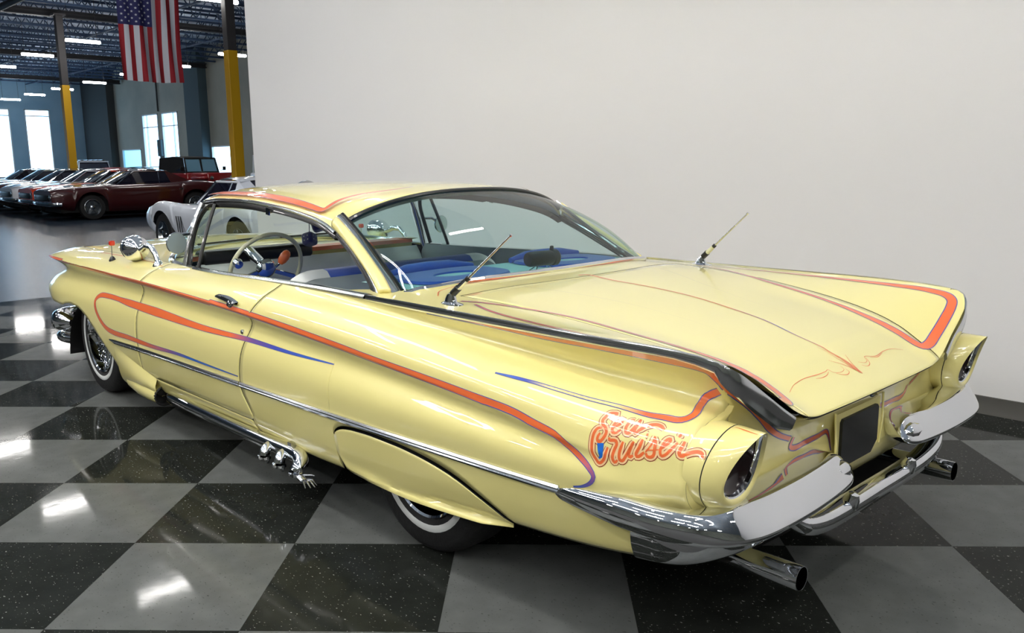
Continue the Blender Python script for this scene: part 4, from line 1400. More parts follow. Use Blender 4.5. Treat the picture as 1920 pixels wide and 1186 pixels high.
def ribbon(name, pts, width, colour, tree=None, lift=.0012, step=.010, sides=(1, -1), edge=None, parent=None, shift=0.0, smooth_n=8):
    """a painted band lying on the body: width and colour are lists of (position, value)"""
    tree = tree or TREE
    path = spline(pts, smooth_n) if len(pts) > 2 else [np.array(p, float) for p in pts]
    L = float(np.sum(np.linalg.norm(np.diff(np.array(path), axis=0), axis=1)))
    n = max(4, int(L / step))
    path = resample(path, n)
    hits = [snap(p, tree) for p in path]
    for s in sides:
        rows_ = [[] for _ in range(7)]
        for i in range(n):
            t = i / (n - 1)
            loc, nr = hits[i]
            a, b = hits[max(i - 1, 0)][0], hits[min(i + 1, n - 1)][0]
            tg = (b - a).normalized()
            sd = nr.cross(tg).normalized()
            w_ = max(lerp_list(width, t), .0004) / 2
            for k_, f_ in enumerate((1, .5, .17, 0, -.17, -.5, -1)):
                l2, n2 = snap(loc + sd * (w_ * f_ + shift), tree)
                rows_[k_].append(l2 + n2 * lift)
        L_, R_ = rows_[0], rows_[-1]
        b = MB()
        b.grid([[(p.x, s * p.y, p.z) for p in r_] for r_ in rows_])
        o = b.build(name, 'paint_stripe', parent or car, angle=80)
        ca = o.data.color_attributes.new('stripe_colour', 'FLOAT_COLOR', 'POINT')
        cols_ = [tuple(lerp_list(colour, i / (n - 1))) + (1,) for i in range(n)] * 7
        ca.data.foreach_set('color', [v for c in cols_ for v in c])
        if edge:
            for sg in (1, -1):
                b = MB()
                E1 = L_ if sg > 0 else R_
                E0 = R_ if sg > 0 else L_
                inn, outr = [], []
                for p, q in zip(E1, E0):
                    d_ = (p - q)
                    d_ = d_.normalized() if d_.length > 1e-7 else Vector((0, 0, 0))
                    inn.append(p - d_ * .0006)
                    outr.append(p + d_ * edge)
                b.grid([[(p.x, s * p.y, p.z) for p in inn], [(p.x, s * p.y, p.z) for p in outr]])
                e = b.build('pinstripe', 'paint_blue', o, angle=80)


K = lambda v: [(0, v), (1, v)]
ribbon('painted_stripe', ST['main'], [(0, .024), (.1, .028), (.35, .031), (.6, .029), (.8, .023), (.93, .021), (.965, .018), (1, .001)], [(0, OR_), (.965, OR_), (.985, PU_), (1, SKY_)], TREE_SIDE, edge=.0022)
ribbon('painted_stripe', ST['loop'], [(0, .001), (.10, .013), (.18, .019), (.26, .026), (.38, .042), (.46, .036), (.5, .024), (.55, .028), (.60, .026), (.66, .028), (.75, .022), (.9, .008), (1, .001)],
       [(0, SKY_), (.10, BL_), (.145, PU_), (.19, OR_), (.76, OR_), (.84, PU_), (.89, SKY_), (1, SKY_)], TREE_SIDE, edge=.002)
ribbon('painted_stripe', ST['q'], [(0, .001), (.1, .007), (.5, .009), (.62, .012), (.72, .018), (.85, .019), (1, .022)],
       [(0, SKY_), (.15, BL_), (.25, YEL_), (.52, YEL_), (.64, OR_), (1, OR_)], TREE_SIDE, edge=.0025)
ribbon('painted_stripe', ST['fin'], [(0, .003), (.12, .008), (.3, .014), (.5, .020), (.62, .026), (.70, .030), (.78, .020), (.9, .016), (1, .014)], [(0, BL_), (.12, PU_), (.2, OR_), (1, OR_)], TREE_REAR, edge=.003)
ribbon('painted_stripe', ST['rearL'], [(0, .010), (.1, .014), (.2, .018), (.7, .016), (.78, .010), (1, .001)], [(0, OR_), (1, RED_)], TREE_REAR, edge=.003)
ribbon('painted_stripe', ST['pod'], [(0, .001), (.4, .004), (1, .001)], K(OR_), TREE_POD)
lp = [(-.98, .735, .91), (-1.11, .775, .914), (-1.37, .806, .91), (-1.61, .814, .909), (-1.80, .812, .90), (-1.94, .806, .90), (-2.00, .796, .89), (-2.03, .770, .876), (-2.040, .735, .855), (-2.043, .664, .805), (-2.044, .583, .762), (-2.044, .530, .737), (-2.036, .500, .731), (-2.015, .490, .739), (-1.951, .490, .771), (-1.847, .500, .807), (-1.685, .536, .844), (-1.515, .572, .871), (-1.345, .60, .893), (-1.133, .66, .916), (-.98, .70, .92), (-.90, .73, .92)]
ribbon('painted_stripe', lp, [(0, .006), (.2, .016), (.38, .030), (.46, .034), (.6, .034), (.63, .026), (.7, .014), (.85, .011), (1, .008)], K(OR_), TREE_TOP, edge=.003)
ribbon('painted_stripe', ST['center'], [(0, .016), (.2, .011), (.6, .008), (1, .003)], [(0, OR_), (.55, OR_), (.75, BL_), (.9, OR_), (1, OR_)], TREE_TOP, sides=(1,))
ribbon('painted_stripe', [(x, abs(y), z) for x, y, z in ST['thinL']], [(0, .004), (1, .0015)], [(0, BL_), (1, YEL_)], TREE_TOP)
gl = [(-.715, 0, .94), (-.712, .2, .94), (-.705, .4, .93), (-.69, .55, .93), (-.70, .66, .92), (-.76, .72, .915)]
ribbon('painted_stripe', gl, [(0, .008), (.5, .008), (1, .004)], K(OR_), TREE_TOP)
rl = [(1.26, .630, 1.235), (1.127, .645, 1.246)] + [tuple(p) for p in ST['roofL'][1:]]
ribbon('painted_stripe', rl, [(0, .030), (.2, .032), (.5, .034), (.62, .028), (.75, .020), (.9, .012), (1, .001)], K(OR_), TREE_ROOF, lift=.0138, edge=.002)
ribbon('painted_stripe', [(2.75, .80, .86), (2.3, .80, .868), (1.9, .81, .872), (1.55, .83, .875), (1.38, .855, .868)], [(0, .003), (.4, .010), (1, .003)], K(OR_), skin_tree(('front_fender', 'door')))
for k in ST:
    if k.startswith('sw'): ribbon('scroll_line', ST[k], [(0, .0012), (.5, .0028), (1, .0012)], K(OR_), TREE_TOP, sides=(1,), step=.006)
    if k.startswith('fan'): ribbon('scroll_line', ST[k], [(0, .0010), (1, .005)], K(OR_), TREE_TOP, sides=(1,), step=.01)

# lettering on the left quarter: outline, cream inline, orange face, one above the other
script = empty('painted_lettering', parent=car)
script['label'] = 'orange script lettering reading Sea Cruiser'
fat = {'C': 1.0, 'sw': 1.2, 'S': 1.0, 'dot1': .9, 's1': .55, 's3': .35, 'r2': 1.1, 'r1': .9, 'e': .9, 'e2': .9}
for nm, wd, col, lf in (('letter_outline', .0235, RED_, .0006), ('letter_inline', .0190, PEACH_, .0010), ('letter', .0088, OR_, .0015)):
    for k, pts in TXT.items():
        if k == 'blue': continue
        w_ = wd * (fat.get(k, 1.0) if nm == 'letter' else 1.0)
        ribbon(nm, pts, [(0, w_ * .7), (.15, w_), (.85, w_), (1, w_ * .7)], K(col), TREE_TEXT, lift=lf, step=.004, sides=(1,), parent=script)
ribbon('water_fill', TXT['blue'], [(0, .0205), (.35, .019), (.75, .012), (1, .003)], K(SKY_), TREE_SIDE, lift=.0013, step=.004, sides=(1,), parent=script)
# ------------------------------------------------------------------ cabin
def rounded_box(b, x0, x1, y0, y1, z0, z1, r, n=3):
    """a box with rounded edges as a stack of rounded-rectangle rings"""
    def ring(z, ins):
        out = []
        for cx, cy, a0 in ((x1 - r, y1 - r, 0), (x0 + r, y1 - r, 90), (x0 + r, y0 + r, 180), (x1 - r, y0 + r, 270)):
            for k in range(n + 1):
                a = math.radians(a0 + 90 * k / n)
                out.append((cx + (r - ins) * math.cos(a), cy + (r - ins) * math.sin(a), z))
        return out
    prof = [(z0, r)] + [(z0 + r - r * math.cos(math.radians(q)), r - r * math.sin(math.radians(q))) for q in (30, 60, 90)] + [(z1 - r + r * math.sin(math.radians(q)), r - r * math.cos(math.radians(q))) for q in (0, 30, 60, 90)]
    R_ = [ring(z, i) for z, i in prof]
    b.grid(R_, close_v=True)
    b.face(R_[0][::-1])
    b.face(R_[-1])
    return b


MB().box(-.60, 1.55, -.70, .70, .27, .30).build('cabin_floor', 'carpet_dark', car, smooth=False)
MB().grid([[(1.55, y, z) for z in (.27, .9)] for y in (-.75, .75)]).build('firewall', 'carpet_dark', car)
# dashboard: yellow top with an orange band, dark instrument hood, white lower face
P = []
for y in np.linspace(-.75, .75, 25):
    xb = 1.28 + (1.64 - 1.28) * max(0, 1 - (abs(y) / .80) ** 2.4)
    P.append([(xb, y, .905), (xb - .10, y, .925), (1.34, y, .925), (1.29, y, .915)])
MB().grid(P, flip=True).build('dash_top', 'paint_yellow', car)
MB().grid([[(1.335, y, .9265), (1.285, y, .918), (1.280, y, .895)] for y in np.linspace(-.74, .74, 25)], flip=True).build('dash_band', 'paint_orange', car)
MB().grid([[(1.285, y, .897), (1.30, y, .845), (1.32, y, .80)] for y in np.linspace(-.74, .02, 13)], flip=True).build('dash_panel', 'paint_yellow', car)
hood_b = MB()
rounded_box(hood_b, 1.225, 1.34, .03, .70, .872, .948, .02)
hd_ = hood_b.build('instrument_hood', 'black_plastic', car)
P = [[(1.24 - .055 * math.sin(math.pi * t), y, .878 - .19 * t) for t in np.linspace(0, 1, 8)] for y in np.linspace(-.74, .74, 25)]
MB().grid(P, flip=True).build('dash_lower', 'dash_white', car)
for y in (.60, -.62):
    v_ = MB().box(1.17, 1.19, y - .07, y + .07, .745, .79).build('dash_vent', 'black_plastic', car, smooth=False, bevel=.006)
    for k in range(4):
        MB().box(1.164, 1.172, y - .062 + .035 * k, y - .044 + .035 * k, .75, .785).build('vent_louvre', 'chrome', v_, smooth=False)
for k in range(3):
    MB().lathe([(0, .02), (.01, .018), (.012, 0)], (1.185, -.18 - .04 * k, .77), (-1, 0, 0), 10).build('dash_knob', 'black_plastic', car)

# steering wheel: cream rim, hub, spokes and the driver's knob
sw = empty('steering_wheel', (1.0, .46, .855), parent=car)
sw.rotation_euler = (0, math.radians(-24), 0)
ringp = [(0, .205 * math.cos(a), .205 * math.sin(a)) for a in np.linspace(0, 2 * math.pi, 48, endpoint=False)]
MB().tube(ringp, .0115, 10, closed=True).build('rim', 'wheel_cream', sw)
MB().lathe([(0, .03), (.03, .028), (.05, .015), (.055, -.01), (.03, -.05), (.03, -.20)], (0, 0, 0), (-1, 0, 0), 20).build('hub', 'chrome', sw)
for a in (200, 340):
    MB().bar((0, 0, 0), (0, .2 * math.cos(math.radians(a)), .2 * math.sin(math.radians(a))), .022, .010, up=(1, 0, 0)).build('spoke', 'chrome', sw, smooth=False)
MB().lathe([(0, .045), (.022, .042), (.027, .025), (.02, .005), (.008, 0), (.008, -.01)], (-.01, .19, .07), (-1, 0, 0), 16).build('spinner_knob', 'chrome', sw)
MB().tube([(1.05, .46, .835), (1.35, .46, .70)], .035, 12).build('steering_column', 'chrome', car)
sh_ = MB().tube([(1.12, .40, .80), (1.09, .36, .845), (1.06, .325, .885)], .007, 8).build('gear_lever', 'chrome', car)
kn = MB()
kn.lathe([(0, -.045), (.014, -.040), (.024, -.02), (.027, .005), (.022, .03), (.012, .042), (0, .045)], (1.055, .32, .90), (-.25, -.45, .7), 16)
kn.build('lever_knob', 'paint_orange', sh_)

# front bench
fs = empty('front_seat', (0, 0, 0), parent=car)
for y0, y1, mt in ((-.66, -.46, 'seat_white'), (-.46, .46, 'seat_blue'), (.46, .66, 'seat_white')):
    P = []
    for y in np.linspace(y0, y1, 8):
        e = max(0, (abs(y) - .52) / .14)
        dz, dx = -.05 * e ** 2, .02 * e
        P.append([(.60 - dx, y, .55 + dz), (.56 - dx, y, .70 + dz), (.50 - dx, y, .84 + dz), (.475 - dx, y, .885 + dz), (.44, y, .900 + dz), (.40 + dx, y, .893 + dz), (.372 + dx, y, .865 + dz)])
    MB().grid(P, flip=True).build('seat_back', mt, fs)
P = []
for y in np.linspace(-.66, .66, 20):
    e = max(0, (abs(y) - .52) / .14)
    P.append([(.374 + .02 * e, y, .866 - .05 * e * e), (.35 + .02 * e, y, .80), (.33, y, .62), (.32, y, .40)])
MB().grid(P, flip=True).build('seat_rear_shell', 'trim_grey', fs)
sb = MB(); rounded_box(sb, .50, 1.05, -.66, .66, .40, .56, .05); sb.build('seat_cushion', 'seat_blue', fs)
# rear bench
rs = empty('rear_seat', (0, 0, 0), parent=car)
sb = MB(); rounded_box(sb, -.28, .18, -.60, .60, .36, .52, .05); sb.build('seat_cushion', 'seat_blue', rs)
P = [[(-.12, y, .50), (-.18, y, .66), (-.215, y, .82), (-.235, y, .90), (-.27, y, .922)] for y in np.linspace(-.62, .62, 16)]
MB().grid(P, flip=True).build('seat_back', 'seat_blue', rs)

# parcel shelf: aqua vinyl with blue pads and two oval speakers
MB().grid([[(x, y, .925 + .006 * (1 - (y / .7) ** 2)) for x in (-.24, -.40, -.52, -.67)] for y in np.linspace(-.70, .70, 20)]).build('parcel_shelf', 'seat_aqua', car)
for s in (1, -1):
    sp_ = MB()
    cx, cy = -.44, s * .36
    ri, ro = [], []
    for k in range(48):
        a = 2 * math.pi * k / 48
        ri.append((cx + .060 * math.cos(a), cy + .115 * math.sin(a)))
        q = (abs(math.cos(a)) ** 3 + abs(math.sin(a)) ** 3) ** (-1 / 3)
        ro.append((cx + .03 + .185 * q * math.cos(a), cy + .26 * q * math.sin(a)))
    zz = lambda x, y, h_: .927 + .006 * (1 - (y / .7) ** 2) + h_
    mid = [((a[0] * .5 + b[0] * .5), (a[1] * .5 + b[1] * .5)) for a, b in zip(ri, ro)]
    sp_.grid([[(x, y, zz(x, y, .001)) for x, y in ro], [(x * .97 + cx * .03, y * .97 + cy * .03, zz(x, y, .012)) for x, y in ro], [(x, y, zz(x, y, .017)) for x, y in mid], [(x, y, zz(x, y, .014)) for x, y in ri], [(x, y, zz(x, y, .002)) for x, y in ri]], close_v=True, flip=(s > 0))
    pad = sp_.build('shelf_pad', 'seat_blue', car)
    g_ = MB().face([(x, y, zz(x, y, .006)) for x, y in ri])
    g_.build('speaker_cover', 'seat_aqua', pad)
    # ridge of the pad at the seat back
    MB().tube([(-.275, cy - .24, .945), (-.26, cy - .12, .953), (-.258, cy, .954), (-.26, cy + .12, .953), (-.275, cy + .24, .945)], [.012, .026, .028, .026, .012], 10).build('pad_roll', 'seat_blue', pad)

# things in the cabin
lampb = empty('shelf_speaker', (-.60, .0, .932))
tag(lampb, 'black cylindrical unit on a thin wire stand on the parcel shelf', 'device')
MB().lathe([(0, -.085), (.028, -.082), (.033, -.07), (.033, .045), (.030, .05), (.036, .055), (.036, .075), (.028, .085), (0, .085)], (0, 0, .058), (-.12, -1, 0), 18).build('housing', 'black_plastic', lampb)
for y in (-.03, .03):
    MB().tube([(-.02, y * 2.0, .004), (0, y, .03), (.03, y * 2, .003)], .003, 6).build('stand_wire', 'chrome', lampb)
MB().lathe([(0, .018), (.008, .016), (.010, 0)], (-.005, -.055, .092), (0, 0, 1), 10).build('knob', 'black_plastic', lampb)
for k, (x, y, z, rz, lab) in enumerate(((1.215, .06, .972, .5, 'lower dark blue fuzzy dice hanging behind the windscreen'), (1.165, .03, 1.056, 1.0, 'upper dark blue fuzzy dice hanging behind the windscreen'))):
    d_ = empty('fuzzy_dice', (x, y, z), rz)
    tag(d_, lab, 'dice', 'fuzzy dice')
    b = MB(); rounded_box(b, -.037, .037, -.037, .037, -.037, .037, .018, 4)
    b.build('cube', 'dice_blue', d_).rotation_euler = (.35, .3, 0)
    dots = MB()
    for nx, ny, nz in ((1, 0, 0), (-1, 0, 0), (0, 1, 0), (0, -1, 0)):
        for u, v in ((-.012, -.012), (.012, .012), (.012, -.012), (-.012, .012)):
            c_ = (nx * .0372 + (u if nx == 0 else 0), ny * .0372 + (u if ny == 0 else 0), v)
            dots.lathe([(.004, 0), (.003, .001), (0, .0012)], c_, (nx, ny, nz), 8)
    dots.build('pips', 'seat_white', d_).rotation_euler = (.35, .3, 0)
    R_ = Matrix.Rotation(-rz, 3, 'Z') @ (Vector((1.30, .0, 1.195)) - Vector((x, y, z)))
    MB().tube([(0, 0, .03), tuple(R_)], .0025, 5).build('string', 'dice_blue', d_)
rm = MB().lathe([(0, .012), (.10, .010), (.105, 0), (.10, -.008), (0, -.01)], (1.305, 0, 1.205), (1, 0, -.15), 24)
rmo = rm.build('rear_view_mirror', 'chrome_brushed', car)
rmo.scale = (1, 1, 1)
MB().tube([(1.31, 0, 1.21), (1.36, 0, 1.245)], .008, 8).build('mirror_stem', 'chrome', rmo)
for s in (1, -1):     # sun visors
    MB().grid([[(1.32 - .13 * t, s * y, 1.225 - .012 * t) for t in (0, 1)] for y in (.12, .55)]).build('sun_visor', 'headliner', car)

# ------------------------------------------------------------------ fittings outside
for s in (1, -1):
    # aerial on the rear deck
    bx_, by_, bz_ = -.905, s * .775, .913
    base = MB()
    P = []
    for k in range(20):
        a = 2 * math.pi * k / 20
        P.append((.055 * math.cos(a) - .0, .028 * math.sin(a)))
    base.grid([[(bx_ + x, by_ + y, bz_ - .003) for x, y in P], [(bx_ + x * .96, by_ + y * .96, bz_ + .006) for x, y in P], [(bx_ + x * .55 + .008, by_ + y * .62, bz_ + .012) for x, y in P], [(bx_ + x * .32 + .004, by_ + y * .52, bz_ + .036) for x, y in P], [(bx_ + x * .16 - .006, by_ + y * .36, bz_ + .048) for x, y in P]], close_v=True)
    base.face([(bx_ + x * .16 - .006, by_ + y * .36, bz_ + .048) for x, y in P])
    an = base.build('aerial_base', 'chrome', car)
    p0 = np.array((bx_ - .006, by_, bz_ + .042)); p1 = np.array((-1.165, s * .735, 1.171))
    q = lambda t: tuple(p0 + (p1 - p0) * t)
    MB().tube([q(0), q(.10)], .013, 12).build('aerial_collar', 'black_plastic', an)
    MB().tube([q(.08), q(.24)], [.011, .009], 12).build('aerial_sleeve', 'wheel_cream' if s < 0 else 'chrome', an)
    MB().tube([q(.23), q(.275)], .009, 12).build('aerial_collar', 'black_plastic', an)
    MB().tube([q(.26), q(.985)], [.0048, .0030], 8).build('aerial_mast', 'chrome_brushed', an)
    MB().tube([q(.98), q(1.0)], .005, 8).build('aerial_tip', 'chrome', an)
    # spot lamp and its arm
    c_ = (1.79, s * .838, .942)
    spt = MB().lathe([(0, .078), (.028, .074), (.052, .058), (.068, .032), (.073, .0), (.070, -.025), (.074, -.03), (.074, -.04), (.05, -.046), (0, -.048)], c_, (-.93, .12 * s, .05), 28).build('spot_lamp', 'chrome', car)
    MB().tube([(1.73, s * .835, .935), (1.68, s * .84, .945), (1.62, s * .842, .965), (1.55, s * .842, .962), (1.50, s * .842, .925), (1.47, s * .842, .872)], [.016, .018, .017, .017, .015, .014], 10).build('spot_lamp_arm', 'chrome', spt)
    MB().lathe([(.028, -.02), (.03, 0), (.02, .02), (.012, .03)], (1.475, s * .842, .868), (0, 0, 1), 14).build('spot_lamp_foot', 'chrome', spt)
    # round mirror
    mr = MB().lathe([(0, .016), (.03, .014), (.052, .006), (.056, -.002), (.054, -.008)], (1.15, s * .872, 1.012), (1, .1, .0), 28).build('door_mirror', 'chrome', car)
    MB().lathe([(.0535, -.0075), (0, -.0085)], (1.15, s * .872, 1.012), (1, .1, 0), 28).build('mirror_glass', 'chrome_brushed' if False else 'mirror_face', mr)
    MB().tube([(1.165, s * .865, 1.02), (1.185, s * .83, 1.05), (1.20, s * .78, 1.052)], .009, 8).build('mirror_arm', 'chrome', mr)
    # door handle and lock
    hx, hz = .42, .805
    y_ = lambda x, z: at_param(sec(x), cut_at(sec(x), z))[0]
    P = []
    for t in np.linspace(0, 1, 10):
        x = .525 - .20 * t
        z = .816 - .012 * t
        w_ = .006 + .017 * math.sin(math.pi * min(1, .15 + t * .85)) * (.4 + .6 * t)
        yb = y_(x, z) + .004
        P.append([(x, s * yb, z + w_), (x, s * (yb + .016), z + w_ * .6), (x, s * (yb + .020), z - w_ * .2), (x, s * (yb + .006), z - w_)])
    hnd = MB().grid(P, close_v=True).build('door_handle', 'chrome_satin', car)
    MB().lathe([(.018, -.012), (.018, .016), (.012, .024), (0, .026)], (.385, s * (y_(.385, .795) - .004), .793), (0, s * 1.0, .3), 16).build('push_button', 'chrome', hnd)
    MB().lathe([(.011, -.006), (.011, .005), (.008, .008), (0, .0085)], (.302, s * y_(.302, .68), .68), (0, s, 0), 16).build('door_lock', 'chrome', car)
    # fender marker lamp on a stalk
    mk = MB().lathe([(.020, -.004), (.020, .010), (.012, .026), (.006, .032)], (2.06, s * .875, .848), (0, 0, 1), 16).build('marker_base', 'black_plastic', car)
    MB().tube([(2.06, s * .875, .875), (2.055, s * .873, .945)], .0035, 8).build('marker_stalk', 'chrome', mk)
    b = MB(); rounded_box(b, 2.04, 2.07, s * .873 - .016, s * .873 + .016, .942, .972, .008)
    b.build('marker_lens', 'lens_red', mk)
# wipers
for y0, y1 in ((.52, .08), (-.06, -.50)):
    MB().tube([(1.78 - .18 * abs(y0), y0, .945), (1.745 - .05 * abs(y1) * 2, y1, .955)], .006, 6).build('wiper', 'black_plastic', car)
# ------------------------------------------------------------------ parked cars behind
for nm, rgb in (('maroon', (62, 10, 11)), ('orange', (214, 62, 20)), ('white', (226, 230, 238)), ('dark_red', (70, 12, 14)), ('deep_blue', (26, 36, 60)), ('bright_red', (196, 34, 24)), ('dark_green', (22, 32, 30)), ('silver', (180, 186, 188)), ('teal', (40, 110, 104)), ('jeep_red', (150, 26, 30)), ('black', (16, 16, 18)), ('pale_green', (150, 160, 140))):
    mat('car_' + nm, rgb, 0.3, coat=1.0, coat_rough=0.03)
mat('car_glass', (22, 20, 34), 0.04, coat=1.0, coat_rough=0.01)
mat('car_glass_blue', (120, 170, 196), 0.05, coat=1.0)
mat('canvas_black', (20, 20, 22), 0.85, bump=(40, .3))
mat('interior_orange', (190, 70, 30), 0.7)
mat('rim_metal', (170, 174, 178), 0.18, metal=1.0)


def loft_body(root, st, arches, paint, name='body', ncol=72):
    xs = sorted(st)
    k = len(st[xs[0]])
    fy = [pchip(xs, [st[x][i][0] for x in xs]) for i in range(k)]
    fz = [pchip(xs, [st[x][i][1] for x in xs]) for i in range(k)]
    cols = []
    for x in np.linspace(xs[0], xs[-1], ncol):
        P = np.array(spline([(fy[i](x), fz[i](x)) for i in range(k)], 5))
        zmin = 0.0
        for xc, zc, R_ in arches:
            if abs(x - xc) < R_: zmin = max(zmin, zc + math.sqrt(R_ * R_ - (x - xc) ** 2))
        keep = [p for p in P if p[1] >= zmin]
        i0 = len(P) - len(keep)
        if i0 > 0:
            a, b = P[i0 - 1], P[i0]
            t = (zmin - a[1]) / max(b[1] - a[1], 1e-6)
            keep = [a + (b - a) * t] + keep
        R2 = resample(keep, 20)
        cols.append([(x, y, z) for y, z in R2] + [(x, -y, z) for y, z in R2[::-1][1:]])
    b = MB().grid(cols)
    b.face(cols[0]).face(cols[-1][::-1])
    return b.build(name, paint, root, angle=45)


def simple_wheel(root, x, y, s, R_, style='spoke'):
    w_ = empty('wheel', (x, s * y, R_), parent=root)
    ax = (0, s, 0)
    MB().lathe([(R_ * .62, -.19), (R_ * .95, -.19), (R_, -.16), (R_, -.03), (R_ * .94, .0), (R_ * .64, .004)], (0, 0, 0), ax, 28).build('tyre', 'black_rubber', w_)
    rim = MB().lathe([(R_ * .65, .006), (R_ * .62, .010), (R_ * .58, -.01), (R_ * .5, -.05), (R_ * .2, -.05), (R_ * .18, .0), (R_ * .1, .012), (0, .014)], (0, 0, 0), ax, 28).build('rim', 'rim_metal', w_)
    for q in range(5):
        a = 2 * math.pi * q / 5 + .3
        MB().bar((.05 * math.cos(a), s * -.02, .05 * math.sin(a)), (R_ * .58 * math.cos(a), s * -.012, R_ * .58 * math.sin(a)), .05, .02, up=(0, 1, 0)).build('spoke', 'rim_metal', rim, smooth=False)
    return w_


def greenhouse(root, A, paint, glassm, seat=None):
    """A: xw windscreen base, xf roof front, xr roof rear, xb rear glass base, yb/yr half widths, zb/zr heights"""
    xw, xf, xr, xb, yb, yr, zb_, zr = A
    P = [[(x, t * yr * (1 - .02 * abs(x - (xf + xr) / 2)), zr + .03 * (1 - t * t) - .05 * ((x - (xf + xr) / 2) / ((xf - xr) / 2)) ** 2) for t in np.linspace(-1, 1, 13)] for x in np.linspace(xf, xr, 10)]
    MB().grid(P).build('roof', paint, root)
    f0, r0 = P[0], P[-1]
    b0 = [(xw - .16 * t * t, t * yb, zb_) for t in np.linspace(-1, 1, 13)]
    MB().grid([[tuple(np.array(a) + (np.array(b) - np.array(a)) * q) for q in np.linspace(.04, .96, 6)] for a, b in zip(f0[1:-1], b0[1:-1])]).build('windscreen', glassm, root)
    b1 = [(xb + .06 * t * t, t * yb * .88, zb_ + .03) for t in np.linspace(-1, 1, 13)]
    MB().grid([[tuple(np.array(a) + (np.array(b) - np.array(a)) * q) for q in np.linspace(.04, 1, 6)] for a, b in zip(r0[2:-2], b1[2:-2])], flip=True).build('rear_window', glassm, root)
    for s in (1, -1):
        fa = np.array(f0[-1 if s > 0 else 0]); ra = np.array(r0[-1 if s > 0 else 0])
        wa = np.array((xw - .16, s * yb, zb_)); ba = np.array((xb + .06, s * yb * .88, zb_ + .03))
        MB().tube([tuple(fa), tuple(wa)], .022, 6).build('windscreen_pillar', 'chrome', root)
        MB().tube([tuple(fa), tuple(ra)], .018, 6).build('drip_rail', paint, root)
        q = xr + .05
        lo = np.array((q - .1, s * (yb + .0), zb_))
        hi = fa + (ra - fa) * .93
        MB().grid([[tuple(wa + (lo - wa) * t) for t in np.linspace(0.02, 1, 6)], [tuple(fa + (hi - fa) * t) for t in np.linspace(0.02, 1, 6)]]).build('side_window', glassm, root)
        m_ = wa + (lo - wa) * .78; n_ = fa + (hi - fa) * .78
        MB().tube([tuple(m_), tuple(n_)], .012, 6).build('window_divider', 'chrome', root)
        P2 = [[tuple(lo + (ba - lo) * t) for t in np.linspace(0, 1, 5)], [tuple(hi + (ra - hi) * min(1, t * 3) + (ba - ra) * max(0, (t - .34) / .66) * .62) for t in np.linspace(0, 1, 5)]]
        MB().grid(P2).build('rear_pillar', paint, root)
        P3 = [[tuple(np.array(P2[1][i])) for i in range(5)], [tuple(np.array(r0[-3 if s > 0 else 2]) + (np.array(b1[-3 if s > 0 else 2]) - np.array(r0[-3 if s > 0 else 2])) * t) for t in np.linspace(0, 1, 5)]]
        MB().grid(P3).build('rear_pillar', paint, root)


MUSCLE = {
    2.32: [(.66, .36), (.78, .42), (.82, .55), (.80, .70), (.66, .75), (0, .77)],
    2.22: [(.70, .33), (.84, .40), (.87, .55), (.85, .72), (.72, .78), (0, .81)],
    1.9: [(.74, .26), (.88, .36), (.91, .56), (.89, .76), (.76, .82), (0, .86)],
    1.37: [(.76, .22), (.90, .36), (.925, .58), (.90, .80), (.78, .86), (0, .90)],
    .70: [(.78, .20), (.90, .34), (.925, .58), (.90, .82), (.80, .88), (0, .93)],
    0.0: [(.78, .20), (.90, .34), (.925, .58), (.91, .80), (.82, .885), (0, .89)],
    -.8: [(.78, .21), (.90, .35), (.93, .60), (.92, .82), (.80, .91), (0, .91)],
    -1.37: [(.78, .24), (.90, .38), (.935, .62), (.92, .85), (.78, .94), (0, .95)],
    -2.0: [(.74, .32), (.86, .42), (.90, .62), (.88, .84), (.74, .90), (0, .91)],
    -2.35: [(.66, .40), (.78, .46), (.82, .62), (.80, .80), (.68, .85), (0, .86)],
}


